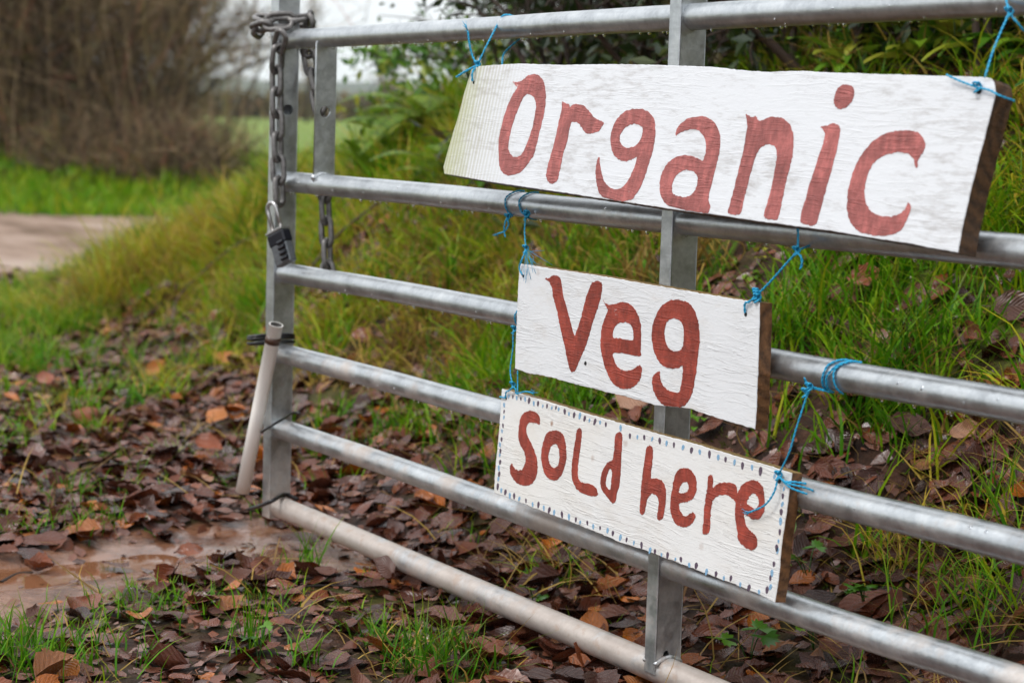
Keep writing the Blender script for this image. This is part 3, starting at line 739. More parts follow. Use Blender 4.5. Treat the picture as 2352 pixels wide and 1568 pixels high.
# big loose tufts with long arching blades
bx_, by_ = wedge(2400, 2.3, 9.5, 0.33); gb = grassiness(bx_, by_); k_ = rng.random(len(bx_)) < 0.34 * gb * (height(bx_, by_, False) > 0.12); bx_, by_ = bx_[k_], by_[k_]
V, F, R_, H_ = tuft_blades(bx_, by_, 30, 0.17 + 0.14 * rng.random(len(bx_)), 0.030, (0.0, 0.9), W=0.0075, lean=(0.1, 1.0), curl=(0.5, 2.2)); ga.add(V, F, R_, H_)
# short turf scattered over the leafy flat on the left and thin sprigs everywhere
sx, sy = wedge(5200, 3.0, 11.0, 0.31); Rs, Fs = cam_rf(sx, sy)
kk = (rng.random(len(sx)) < (0.10 + 0.60 * sstep(0.5, 0.62, fbm(sx * 1.8, sy * 1.8, 51)) * sstep(4.2, 6.0, Fs)) * (1 - mud_mask(sx, sy))) & (sy < toe_y(sx) + 0.4)
sx, sy = sx[kk], sy[kk]
V, F, R_, H_ = tuft_blades(sx, sy, 11, 0.055 + 0.04 * rng.random(len(sx)), 0.022, (0.05, 0.75), W=0.0026, lean=(0.1, 0.9)); ga.add(V, F, R_, H_)
# verge beyond the track and turf between
vx, vy = wedge(2600, 9.0, 10.5, 0.31)
V, F, R_, H_ = tuft_blades(vx, vy, 8, 0.05 + 0.04 * rng.random(len(vx)), 0.05, (0.35, 0.95), W=0.006); ga.add(V, F, R_, H_)
vx, vy = wedge(6000, 18.4, 24.5, 0.29)
V, F, R_, H_ = tuft_blades(vx, vy, 7, 0.13 + 0.16 * rng.random(len(vx)) ** 2, 0.09, (0.15, 0.80), W=0.018); ga.add(V, F, R_, H_)
ga.obj('grass', GRASS)['kind'] = 'stuff'
# last year's stalks lying flat under the grass
tx, ty = wedge(9000, 2.3, 10.0, 0.32); k_ = rng.random(len(tx)) < (0.02 + 0.85 * grassiness(tx, ty) + 0.12 * (ty > toe_y(tx))) * (1 - mud_mask(tx, ty)); tx, ty = tx[k_], ty[k_]; da = Acc()
V, F, R_, H_ = tuft_blades(tx, ty, 5, 0.12 + 0.10 * rng.random(len(tx)), 0.03, (0.0, 1.0), W=0.0042, lean=(0.75, 1.45), curl=(0.0, 0.9)); V[:, 2] += 0.012; da.add(V, F, R_, H_)
tx, ty = wedge(5200, 4.2, 10.5, 0.32); k_ = (tx < 1.0) & (rng.random(len(tx)) < sstep(0.08, 0.3, height(tx, ty, False)) * sstep(0.38, 0.50, fbm(tx * 1.6 + 9, ty * 1.6, 33))); tx, ty = tx[k_], ty[k_]
V, F, R_, H_ = tuft_blades(tx, ty, 12, 0.15 + 0.13 * rng.random(len(tx)), 0.035, (0.0, 1.0), W=0.0060, lean=(0.3, 1.3), curl=(0.4, 2.0)); da.add(V, F, R_, H_)
da.obj('dead_grass', STRAW)['kind'] = 'stuff'

def tuft_thing(X, Y, n, L0, spread, label, green=(0.0, 0.55), name='grass_tuft', mat=GRASS, cat='grass tuft', straw=0, W=0.0034, lean=(0.05, 0.85), curl=(0.2, 1.6)):
    P = on_terrain(X, Y); a = Acc()
    o = empty(name, P, label, cat)
    V, F, R_, H_ = tuft_blades(np.array([P[0]]), np.array([P[1]]), n, L0, spread, green, W, lean, curl); a.add(V, F, R_, H_); a.obj('blades', mat, o)['kind'] = 'stuff'
    if straw:
        a = Acc(); V, F, R_, H_ = tuft_blades(np.array([P[0]]), np.array([P[1]]), straw, L0 * 0.9, spread, (0, 1), W, (0.5, 1.3), (0.3, 1.4)); a.add(V, F, R_, H_); a.obj('dead_blades', STRAW, o)['kind'] = 'stuff'
    return o
tuft_thing(1000, 1540, 170, 0.135, 0.055, 'lush wet grass tuft in the leaves at the bottom, in front of the lowest rail', straw=50)
tuft_thing(860, 1478, 46, 0.085, 0.028, 'small grass sprig just left of the lush tuft, below the bottom rail', straw=14)
tuft_thing(702, 1318, 34, 0.125, 0.022, 'lone upright grass tuft growing out of bare mud left of the bottom rail', lean=(0.05, 0.6), curl=(0.1, 0.9))
tuft_thing(372, 1395, 150, 0.070, 0.075, 'low spreading clump of grass on the muddy leaves below the puddle', straw=20)
tuft_thing(290, 1405, 60, 0.06, 0.05, 'thin grass patch on the left flank of the low spreading clump')
tuft_thing(105, 1535, 150, 0.13, 0.075, 'tall grass tuft in the bottom left corner of the verge', straw=30)
tuft_thing(20, 1530, 70, 0.11, 0.05, 'grass clump cut by the left edge beside the corner tuft')
tuft_thing(205, 1210, 90, 0.085, 0.06, 'bright grass clump on leaves just above the muddy rut')
tuft_thing(150, 1140, 80, 0.09, 0.06, 'grass clump above the rut, behind the bright clump')
tuft_thing(50, 1235, 60, 0.075, 0.035, 'yellow green grass clump at the left edge of the rut', (0.2, 0.8))
tuft_thing(570, 1490, 26, 0.12, 0.02, 'sparse tall grass sprig among leaves between puddle and bottom edge', lean=(0.0, 0.5), curl=(0.0, 0.8))
tuft_thing(665, 1545, 26, 0.12, 0.03, 'sparse grass sprig at the bottom edge beneath the lone mud tuft')
tuft_thing(1215, 1010, 60, 0.16, 0.03, 'yellowing grass tuft behind the rails left of the dotted sign', (0.2, 0.9), straw=10)
tuft_thing(880, 1010, 90, 0.15, 0.05, 'green grass tuft seen between the middle rails near the left stile')
tuft_thing(2060, 860, 70, 0.18, 0.03, 'green grass tuft on bare bank soil between second and third rails')
tuft_thing(1185, 1300, 60, 0.12, 0.05, 'flattened straw clump lying behind the lowest two rails', mat=STRAW, name='straw_clump', cat='straw clump', lean=(0.9, 1.4), curl=(0.1, 0.5))
tuft_thing(1290, 1330, 60, 0.15, 0.05, 'long drooping green and straw tuft left of the middle stile foot', (0.1, 0.9), straw=50, lean=(0.5, 1.2))
tuft_thing(2240, 1420, 130, 0.22, 0.07, 'long drooping yellow green grass tuft at the bank foot on the right', (0.1, 0.85), straw=60, lean=(0.2, 1.0), curl=(0.8, 2.2))
tuft_thing(2080, 1290, 70, 0.18, 0.05, 'drooping straw yellow tuft under the fourth rail on the right', (0.4, 0.95), straw=50, lean=(0.2, 1.0), curl=(0.8, 2.2))
tuft_thing(2300, 1180, 60, 0.16, 0.05, 'green tuft at the right edge above the fourth rail')
for (X, Y, lb) in ((1080, 590, 'straw coloured grass drooping over bare soil right of the hanging rear chain'), (960, 600, 'yellow drooping grass just right of the hanging rear chain'),
                   (1150, 620, 'drooping dead grass behind the Veg board left edge'), (800, 560, 'yellow grass tuft between short plate and rear chain'), (860, 700, 'pale grass tuft under the third rail near the stile')):
    tuft_thing(X, Y, 90, 0.22, 0.05, lb, (0.3, 1.0), straw=60, W=0.006, lean=(0.4, 1.2), curl=(1.0, 2.4))
for n_, (X, Y) in enumerate(((600, 640), (560, 720), (480, 660), (700, 620), (1010, 700), (1120, 760), (760, 760), (930, 820))):
    tuft_thing(X, Y, 80, 0.20, 0.045, ['pale tussock left of the stile beside the padlock', 'yellow tussock left of the stile above the pipe top', 'drooping pale tussock behind the thin bramble runner', 'straw tussock between stile and rear chain',
               'drooping tussock over soil left of the Veg board', 'low straw tussock touching the Veg board left edge', 'yellow green tussock under the third rail', 'straw tussock under the fourth rail'][n_], (0.5, 1.0), straw=90, W=0.0065, lean=(0.3, 1.2), curl=(1.0, 2.6), name='grass_tussock', cat='tussock')
# the big tussock of dead grass at the left end of the bank
for (X, Y, nb, Lb, lb) in ((285, 690, 520, 0.50, 'large drooping dead grass tussock beside the track, left end of the bank'),
                           (395, 620, 340, 0.34, 'second straw coloured tussock to the right of the large one'),
                           (530, 560, 300, 0.30, 'green and yellow tussock on the bank crest left of the padlock')):
    tuft_thing(X, Y, nb, Lb, 0.13, lb, (0.45, 1.0), name='grass_tussock', cat='tussock', straw=nb, W=0.006, lean=(0.1, 1.0), curl=(0.8, 2.3))

# moss and tiny herbs on the bank soil
ma = Acc(); hx, hy = wedge(16000, 2.3, 6.5, 0.30); mg = fbm(hx * 3.1, hy * 3.1, 61)
kk = (rng.random(len(hx)) < sstep(0.47, 0.58, mg) * 0.8 * sstep(0.05, 0.2, height(hx, hy, False))); hx, hy = hx[kk], hy[kk]
V, F, R_, H_ = tuft_blades(hx, hy, 4, 0.020 + 0.012 * rng.random(len(hx)), 0.014, (0.0, 1.0), W=0.0065, lean=(0.4, 1.4), curl=(0.0, 0.8)); ma.add(V, F, R_, H_)
ma.obj('moss', MOSS)['kind'] = 'stuff'

# ------------------------------------------------------------------ broad leaved plants, ferns, brambles
def broad_leaf(org, az, el, Lf, W, bend, lobes=0, n=8):
    """lanceolate or lobed leaf from org; quad strip with two halves"""
    V = []; d = np.array([math.cos(az), math.sin(az)]); s_ = np.array([-math.sin(az), math.cos(az)])
    p = np.zeros(3); th = el
    for i in range(n + 1):
        t = i / n
        w = W / 2 * math.sin(math.pi * (0.06 + 0.94 * t)) ** 0.8 if t < 1 else 0.0005
        if lobes: w *= 1 + 0.35 * math.sin(t * lobes * math.pi * 2)
        for v in (-1, -0.5, 0, 0.5, 1):
            q = org + p + np.array([s_[0] * w * v, s_[1] * w * v, abs(v) * w * 0.35 + 0.05 * W * math.sin(9 * t + v * 2)])
            V.append(q)
        p = p + np.array([d[0] * math.cos(th), d[1] * math.cos(th), math.sin(th)]) * Lf / n; th -= bend / n
    F = [(i * 5 + j, i * 5 + j + 1, i * 5 + j + 6, i * 5 + j + 5) for i in range(n) for j in range(4)]
    return np.array(V), np.array(F)
def rosette(X, Y, n, Lf, W, label, cat='leafy plant', name='dock_plant', el=(0.3, 1.2), mat=HERB, lobes=0, rr=(0.1, 0.9), pos=None, group=None):
    P = on_terrain(X, Y) if pos is None else np.array(pos)
    o = empty(name, P, label, cat, group)
    for i in range(n):
        az = 2 * math.pi * i / n + random.uniform(-0.4, 0.4)
        b0 = P + np.array([random.uniform(-.01, .01), random.uniform(-.01, .01), -0.004])
        V, F = broad_leaf(b0, az, random.uniform(*el), Lf * random.uniform(.7, 1.15), W * random.uniform(.75, 1.15), random.uniform(0.6, 1.8), lobes)
        r_ = random.uniform(*rr); link('leaf', mesh_np('leaf', V - P, F, [mat], {'rnd': np.full(len(V), r_), 'hgt': np.zeros(len(V))}), o)
    return o
# low broad leaves covering the bank top
ia = Acc(); hx, hy = wedge(5200, 3.2, 7.0, 0.32); hH = height(hx, hy, False)
kk = (rng.random(len(hx)) < np.where(hx < -0.6, sstep(0.66, 0.86, hH), sstep(0.92, 1.10, hH)) * 0.95) & (hx > -3.2); hx, hy = hx[kk], hy[kk]
for x0, y0 in zip(hx, hy):
    z0 = float(height(x0, y0)); r_ = random.uniform(0, 1)
    big_ = 1.45 if x0 > 0.6 else 1.0
    for j in range(random.randint(4, 7)):
        V, F = broad_leaf(np.array([x0, y0, z0]) + np.array([random.uniform(-.03, .03), random.uniform(-.03, .03), random.uniform(0, .03)]), random.uniform(0, 6.28), random.uniform(0.1, 1.2), big_ * random.uniform(.05, .12), big_ * random.uniform(.024, .046), 1.2, 0, 5)
        ia.add(V, F, np.full(len(V), min(1, max(0, r_ + random.uniform(-.2, .2)))))
ia.obj('ground_cover', HERB)['kind'] = 'stuff'
k = 0
WORDS = ['leftmost', 'second from left', 'third from left', 'fourth from left', 'fifth from left', 'sixth from left', 'second from right', 'rightmost']
for X, Y in ((1660, 130), (1750, 165), (1850, 135), (1950, 165), (2030, 120), (2110, 150), (2190, 110), (2280, 140)):
    rosette(X, Y, 13, 0.19, 0.050, 'green dock rosette above the long sign, %s of its row' % WORDS[k], rr=(0.55, 1.0), group='dock rosettes along the bank top'); k += 1
for X, Y, lb in ((985, 330, 'bright hart tongue clump at the left end of the long sign, nearest the twine'), (900, 360, 'bright long-leaved clump on the bank shoulder right of the short latch plate'),
                 (1040, 300, 'long-leaved clump directly behind the top left corner of the long sign'), (850, 420, 'low bright clump just above the second rail beside the latch plate')):
    Pq = on_terrain(X, Y)
    while Pq is None or cam_rf(Pq[0], Pq[1])[1] > 9: Y += 10; Pq = on_terrain(X, Y)
    rosette(X, Y, 14, 0.26, 0.05, lb, cat='leafy plant', name='leafy_plant', el=(0.5, 1.4), rr=(0.5, 1.0))
for X, Y, lb in ((1520, 350, 'green rosette half hidden behind the long sign'), (2290, 300, 'green rosette right of the long sign end')):
    rosette(X, Y, 8, 0.12, 0.03, lb)
def palmate(X, Y, S, label, n=3, lift=0.05):
    """buttercup like plant: stalks with toothed three lobed leaves"""
    P = on_terrain(X, Y); o = empty('buttercup_plant', P, label, 'small plant')
    for k in range(n):
        az = random.uniform(0, 6.28); L = S * random.uniform(0.9, 1.7)
        tip = P + np.array([math.cos(az) * L * 0.7, math.sin(az) * L * 0.7, lift * random.uniform(.7, 1.3)])
        pts = smooth_path([P, (P + tip) / 2 + np.array([0, 0, lift * 0.4]), tip], 5); V, F = tube_path(pts, 0.0012, 5)
        me = mesh_py('stalk', V - P, F, [HERB]); link('stalk', me, o)
        VV = [np.zeros(3)]; m = 30
        for i in range(m + 1):
            a = -2.2 + 4.4 * i / m; lob = abs(math.cos(a * 1.5 / 1.0)) ** 0.7 * 0.75 + 0.25; tooth = 1 + 0.16 * (1 if i % 2 else -1)
            rr_ = S * 0.55 * lob * tooth
            VV.append(np.array([math.cos(a) * rr_, math.sin(a) * rr_, 0.15 * rr_ * math.sin(3 * a)]))
        A = Matrix.Rotation(az, 3, 'Z') @ Matrix.Rotation(random.uniform(-.5, .3), 3, 'Y'); A = np.array(A)
        VV = np.array(VV) @ A.T + tip; FF = np.array([(0, i, i + 1) for i in range(1, m + 1)])
        link('leaf', mesh_np('leaf', VV - P, FF, [HERB], {'rnd': np.full(len(VV), random.uniform(.1, .6)), 'hgt': np.zeros(len(VV))}), o)
for X, Y, S, lb in ((1985, 1400, 0.048, 'toothed green buttercup leaves right of the dotted sign corner'), (1720, 1530, 0.062, 'broad toothed buttercup leaves at the bottom right of the middle stile'),
                    (1870, 1500, 0.045, 'small buttercup plant under the fifth rail on the right'), (1855, 1345, 0.045, 'single mottled green leaf on stalk beside the dotted sign bottom'),
                    (1230, 1420, 0.035, 'tiny herb seedling between the two lowest rails'), (595, 1525, 0.03, 'pale feathery seedling among leaves in the foreground')):
    palmate(X, Y, S, lb)
# round-leaved ground herbs in patches
ha = Acc(); hx, hy = wedge(2600, 2.3, 6.5, 0.30)
hh = fbm(hx * 1.5, hy * 1.5, 71); kk = (rng.random(len(hx)) < sstep(0.50, 0.62, hh)) & (height(hx, hy, False) > 0.25); hx, hy = hx[kk], hy[kk]
for x0, y0 in zip(hx, hy):
    z0 = float(height(x0, y0)); m = random.randint(3, 6); r_ = random.uniform(0.3, 1)
    for j in range(m):
        V, F = broad_leaf(np.array([x0 + random.uniform(-.02, .02), y0 + random.uniform(-.02, .02), z0 + random.uniform(0, .03)]), random.uniform(0, 6.28), random.uniform(0, 1), 0.022, 0.016, 0.8, 0, 3)
        ha.add(V, F, np.full(len(V), r_))
ha.obj('ground_cover', HERB)['kind'] = 'stuff'

def fern(P, n, Lf, label, az0=0, azr=6.28, el=(0.5, 1.2)):
    P = np.array(P, float); o = empty('fern', P, label, 'fern')
    for k in range(n):
        az = az0 + azr * (k + 0.5) / n + random.uniform(-.2, .2); e = random.uniform(*el); L_ = Lf * random.uniform(.75, 1.15)
        d = np.array([math.cos(az), math.sin(az), 0]); s_ = np.array([-math.sin(az), math.cos(az), 0])
        p = P.copy(); th = e; pts = [p.copy()]; a = Acc(); m = 22
        for i in range(m):
            dirv = d * math.cos(th) + np.array([0, 0, math.sin(th)]); p = p + dirv * L_ / m; th -= 1.7 / m; pts.append(p.copy())
            t = (i + 1) / m
            if t > 0.12:
                wl = L_ * 0.20 * math.sin(math.pi * (0.1 + 0.88 * t)) ** 0.8 + 0.004
                for sg in (-1, 1):
                    q = [p + dirv * L_ * 0.010, p - dirv * L_ * 0.010, p + s_ * sg * wl * 0.7 + dirv * (wl * 0.22 - L_ * .008) - np.array([0, 0, wl * .12]), p + s_ * sg * wl + dirv * wl * 0.35 - np.array([0, 0, wl * .22]), p + s_ * sg * wl * 0.6 + dirv * (wl * 0.25 + L_ * 0.012) - np.array([0, 0, wl * .1])]
                    a.add(np.array(q), np.array([(0, 1, 2, 4), (4, 2, 3, 3)]), np.full(5, random.uniform(.1, .9)), np.full(5, t))
        V, F = tube_path(pts, np.linspace(0.0022, 0.0006, len(pts)), 5)
        fr = link('frond', mesh_py('frond', V - P, F, [RIND]), o)
        me = mesh_tri(a, P); link('pinnae', me, fr)['kind'] = 'stuff'
def mesh_tri(a, P):
    V = np.concatenate(a.V) - P; F = np.concatenate(a.F)
    T = []
    for q in F.tolist():
        T.append((q[0], q[1], q[2])); 
        if q[3] != q[2]: T.append((q[0], q[2], q[3]))
    return mesh_np('pinnae', V, np.array(T), [FERN], {'rnd': np.concatenate(a.R), 'hgt': np.concatenate(a.H)})
def terr(x, y): return np.array([x, y, float(height(x, y))])
for (X, Y, n, L_, lb) in ((985, 300, 9, 0.40, 'bright green fern arching on the bank top under the hedge branches'),
                          (930, 330, 8, 0.34, 'lower fern on the bank shoulder left of the long sign'),
                          (1010, 420, 6, 0.30, 'small fern tucked behind the left end of the long sign')):
    P = on_terrain(X, Y)
    while P is None or cam_rf(P[0], P[1])[1] > 9: Y += 12; P = on_terrain(X, Y)
    fern(P, n, L_, lb)
# bramble stems
for pts, lb in (([(755, 640), (820, 565), (900, 505), (965, 452)], 'dark bramble stem slanting up the bank behind the second rail'),
                ([(640, 560), (560, 600), (450, 700), (430, 760)], 'thin bramble runner trailing down the bank left of the gate')):
    Q = []
    for (X, Y) in pts:
        P = on_terrain(X, Y); Q.append(P + np.array([-0.03, -0.05, 0.04]))
    V, F = tube_path(smooth_path(Q, 6), 0.0045, 6); o = place('bramble', V, F, RIND); tag(o, lb, 'bramble stem')

# ------------------------------------------------------------------ hedges and trees
def grow(starts, dirs, L, r0, K=6, wob=0.10, grav=0.0):
    N = len(starts); P = np.zeros((N, K, 3)); P[:, 0] = starts; d = dirs / np.linalg.norm(dirs, axis=1, keepdims=True)
    for k in range(1, K):
        d = d + rng.normal(0, wob, (N, 3)); d[:, 2] += grav; d /= np.linalg.norm(d, axis=1, keepdims=True)
        P[:, k] = P[:, k - 1] + d * (L / (K - 1))[:, None]
    R = r0[:, None] * np.linspace(1, 0.35, K)[None, :]
    return P, R
def tubes_obj(name, P, R, mat, parent, rnd=None, sides=3, kind='stuff'):
    V, F = batch_tubes(P, R, sides); n = P.shape[1] * sides
    rnd = rng.random(len(P)) if rnd is None else rnd
    off = np.array(parent.location) if parent is not None else np.zeros(3)
    o = link(name, mesh_np(name, V - off, F, [mat], {'rnd': np.repeat(rnd, n), 'hgt': np.zeros(len(V))}), parent)
    if kind: o['kind'] = kind
    return o
def leaf_cards(name, C, size, mat, parent, rnd=None):
    N = len(C); a = rng.normal(0, 1, (N, 3)); a /= np.linalg.norm(a, axis=1, keepdims=True)
    b = np.cross(a, rng.normal(0, 1, (N, 3))); b /= np.linalg.norm(b, axis=1, keepdims=True)
    c = np.cross(a, b)
    s = size[:, None] if np.ndim(size) else np.full((N, 1), size)
    V = np.stack([C - a * s, C - b * s * .42 + c * s * .12, C + a * s, C + b * s * .42 + c * s * .12], 1).reshape(-1, 3)
    F = np.arange(N * 4).reshape(-1, 4)
    off = np.array(parent.location) if parent is not None else np.zeros(3)
    rnd = rng.random(N) if rnd is None else rnd
    o = link(name, mesh_np(name, V - off, F, [mat], {'rnd': np.repeat(rnd, 4), 'hgt': np.zeros(4 * N)}, smooth=False), parent); o['kind'] = 'stuff'
    return o
def hedge(name, a, b, depth, hgt, nst, ntw, nlf, label, tilt=0.12, leafsize=0.05, mats=(TWIG, HLEAF), rs=0.016, rt_=0.0055, twl=(0.4, 1.1), top_fade=0.0, base=None):
    """a, b: (R, F) of the ends of the hedge line on the ground; cut stems, side twigs and remaining leaves"""
    A = np.array(rf_world(*a)); B = np.array(rf_world(*b)); ln = np.linalg.norm(B - A); u = (B - A) / ln; v = np.array([-u[1], u[0]])
    mid = (A + B) / 2; o = empty(name, (mid[0], mid[1], float(height(mid[0], mid[1]))), label, 'hedge')
    s = rng.random(nst) * ln; t = (rng.random(nst) - 0.5) * depth
    X = A[0] + u[0] * s + v[0] * t; Y = A[1] + u[1] * s + v[1] * t; Z = height(X, Y, False) - 0.05
    D = np.stack([rng.normal(0, tilt, nst), rng.normal(0, tilt, nst), np.ones(nst)], -1)
    Ls = hgt * (0.65 + 0.45 * rng.random(nst))
    P, R = grow(np.stack([X, Y, Z], -1), D, Ls, rs * (0.5 + rng.random(nst)), 8, 0.10)
    tubes_obj('stems', P, R, mats[0], o, sides=4)
    # side twigs start on the stems
    i = rng.integers(0, nst, ntw); kf = rng.random(ntw) ** 0.8 * 6.99; k0 = kf.astype(int); f = (kf - k0)[:, None]
    S = P[i, k0] * (1 - f) + P[i, k0 + 1] * f
    D2 = rng.normal(0, 1, (ntw, 3)); D2[:, 2] = np.abs(D2[:, 2]) * 1.0 + 0.45
    L2 = twl[0] + (twl[1] - twl[0]) * rng.random(ntw)
    P2, R2 = grow(S, D2, L2, rt_ * (0.5 + rng.random(ntw)), 5, 0.22)
    tubes_obj('twigs', P2, R2, mats[0], o)
    if nlf:
        j = rng.integers(0, ntw, nlf); kf = rng.random(nlf) * 3.99; k0 = kf.astype(int)
        C = P2[j, k0] + rng.normal(0, 0.03, (nlf, 3)); cl = fbm(C[:, 0] * 0.9, C[:, 2] * 0.9, 77); kp = cl > 0.42
        leaf_cards('leaves', C[kp], leafsize * (0.6 + 0.8 * rng.random(kp.sum())), mats[1], o)
    return o
hedge('hedge', (-8.4, 23.3), (-4.7, 21.7), 1.9, 4.2, 560, 14500, 5000, 'tall brown leafless hedge beyond the track on the left', leafsize=0.03, rs=0.006, rt_=0.0044, twl=(0.5, 1.3))
hedge('hedge', (-4.8, 21.9), (-3.65, 21.4), 1.5, 2.9, 200, 3800, 1200, 'thinner lower right end of the brown hedge with sky showing through', leafsize=0.03, rs=0.008, rt_=0.0042, twl=(0.4, 1.0), tilt=0.18)
hedge('hedge', (-8.5, 25.5), (-6.0, 24.5), 1.2, 3.6, 400, 5000, 3000, 'rear row of the brown hedge, dimly seen through the front one', leafsize=0.03, rs=0.006, rt_=0.005, twl=(0.6, 1.4))
hedge('low_hedge', (-4.9, 21.0), (-3.0, 20.4), 0.9, 0.66, 360, 3600, 700, 'low pinkish bramble scrub at the foot of the brown hedge', tilt=0.45, leafsize=0.03, rs=0.007, rt_=0.004, twl=(0.2, 0.5))
hedge('distant_hedge', (-40, 152), (30, 150), 3, 2.1, 1500, 7000, 9000, 'far straight brown hedge along the top of the green field', leafsize=0.22, rs=0.09, rt_=0.05, twl=(0.4, 0.9))

def bare_tree(R, F, h, label, nb=34, ntw=2600, spread=0.8):
    X, Y = rf_world(R, F); z = float(height(X, Y)); o = empty('bare_tree', (X, Y, z), label, 'tree')
    tr = smooth_path([np.array([X, Y, z - .1]), np.array([X + .1, Y, z + h * .3]), np.array([X - .05, Y + .1, z + h * .6]), np.array([X + .15, Y, z + h * .95])], 5)
    V, F_ = tube_path(tr, np.linspace(h * 0.018, h * 0.004, len(tr)), 8)
    link('trunk', mesh_py('trunk', V - np.array([X, Y, z]), F_, [TWIGD]), o)
    k = rng.integers(int(len(tr) * .15), len(tr), nb); S = tr[k]
    D = rng.normal(0, spread, (nb, 3)); D[:, 2] = np.abs(D[:, 2]) * .5 + .55
    P, Rr = grow(S, D, h * (0.25 + 0.25 * rng.random(nb)), np.full(nb, h * .006), 7, .16); tubes_obj('limbs', P, Rr, TWIGD, o, sides=4)
    i = rng.integers(0, nb, ntw); k0 = rng.integers(1, 6, ntw); S = P[i, k0]
    D = rng.normal(0, 1, (ntw, 3)); D[:, 2] += .3
    P, Rr = grow(S, D, h * (0.06 + 0.10 * rng.random(ntw)), np.full(ntw, h * .0013), 5, .2); tubes_obj('twigs', P, Rr, TWIG, o)
bare_tree(-5.6, 33, 5.2, 'misty leafless tree behind the right end of the brown hedge', 46, 4600)
bare_tree(-12.5, 118, 6.0, 'small far leafless tree beside the chained stile, on the field edge')
bare_tree(-9.0, 140, 5.0, 'tiny far tree on the hedge line right of the short stile')

# evergreen hedge on top of the bank, its dark mass right of centre and loose sprays against the sky
def evergreen(boxes, label):
    x0, y0 = 0.6, 2.9; o = empty('holly_hedge', (x0, y0, float(height(x0, y0))), label, 'hedge')
    return o
HO = evergreen(None, 'dark evergreen hedge on the bank top behind the gate')
nst = 700
X = -2.4 + 7.6 * rng.random(nst) ** 0.9; _H = np.interp(X, XT, HT); Y = toe_y(X) + (0.45 + _H) * np.where(X < 0.9, 0.66, 1.12) + 1.5 * rng.random(nst) ** 1.3 + 0.5 * sstep(-1.2, -2.2, X)
dens = sstep(-2.3, -0.3, X)
Z = height(X, Y, False) - .05; D = np.stack([rng.normal(-.05, .25, nst), rng.normal(-.1, .25, nst), np.ones(nst)], -1)
P, Rr = grow(np.stack([X, Y, Z], -1), D, (0.55 + 1.5 * rng.random(nst)) * (0.4 + 0.6 * dens), np.full(nst, .014), 7, .15); tubes_obj('stems', P, Rr, TWIGD, HO, sides=4)
ntw = 11000; i = rng.integers(0, nst, ntw); k0 = rng.integers(0, 7, ntw); kk = rng.random(ntw) < (0.25 + 0.75 * dens[i]); i = i[kk]; k0 = k0[kk]; ntw = len(i)
D = rng.normal(0, 1, (ntw, 3)); P2, R2 = grow(P[i, k0], D, .15 + .35 * rng.random(ntw), np.full(ntw, .004), 5, .2); tubes_obj('twigs', P2, R2, TWIGD, HO)
nl = 75000; j = rng.integers(0, ntw, nl); k0 = rng.integers(0, 5, nl); C = P2[j, k0] + rng.normal(0, .035, (nl, 3))
leaf_cards('leaves', C, .022 + .016 * rng.random(nl), HOLLY, HO)
# loose leafy sprays reaching left over the field view
def spray(pts, Y0, label, nt=26, lf=9, lsz=0.030, mat=HOLLY):
    Q = smooth_path([gy(x, y, Y0 + dy) for (x, y, dy) in pts], 8); P0 = Q[0]
    o = empty('holly_branch', P0, label, 'branch')
    V, F = tube_path(Q, np.linspace(.010, .003, len(Q)), 6); link('stem', mesh_py('stem', V - P0, F, [TWIGD]), o)
    k = rng.integers(2, len(Q), nt); D = np.gradient(Q, axis=0)[k]; D = D / np.linalg.norm(D, axis=1, keepdims=True) + rng.normal(0, .7, (nt, 3))
    P, R = grow(Q[k], D, .10 + .16 * rng.random(nt), np.full(nt, .0028), 5, .2); tubes_obj('twigs', P, R, TWIGD, o)
    j = rng.integers(0, nt, nt * lf); k0 = rng.integers(1, 5, nt * lf); C = P[j, k0] + rng.normal(0, .018, (nt * lf, 3))
    leaf_cards('leaves', C, lsz * (.6 + .7 * rng.random(len(C))), mat, o)
spray([(1560, 60, 0), (1380, 40, 0), (1220, 10, 0), (1120, 20, 0)], 2.4, 'dark leafy spray crossing the sky left of the hedge, above the top rail', 26, 6, .026)
spray([(1500, -60, 0), (1250, -60, 0), (1050, -20, 0), (930, 60, 0)], 2.4, 'long leafy spray drooping to the left in the sky', 24, 6, .026)
spray([(1200, 210, 0), (1080, 150, 0), (960, 130, 0), (850, 150, 0)], 2.0, 'dense leafy spray just below the top rail beside the short stile', 60, 6, .030, HERB)
spray([(1300, 160, 0), (1150, 120, 0), (1000, 110, 0)], 2.2, 'bushy leafy spray behind the twine on the top rail', 56, 7, .030, HERB)
spray([(1150, 260, 0), (1000, 220, 0), (880, 240, 0)], 1.9, 'greener leafy spray on the bank edge above the fern', 40, 6, .030, HERB)

# haze lying over the far fields
hzv, hzf = box(-2700, 2700, -2700, 2700, -3, 95)
hz = NT('thin_winter_haze'); hz.t.nodes.remove(hz.b)
pv = hz.t.nodes.new('ShaderNodeVolumePrincipled'); pv.inputs['Color'].default_value = (0.90, 0.95, 1.0, 1); pv.inputs['Density'].default_value = 0.00022
pv.inputs['Anisotropy'].default_value = 0.2
hz.t.links.new(pv.outputs[0], hz.out.inputs['Volume'])
HAZE = True
if HAZE:
    o = link('haze', mesh_py('haze', hzv, hzf, [hz.m], smooth=False)); o['kind'] = 'stuff'

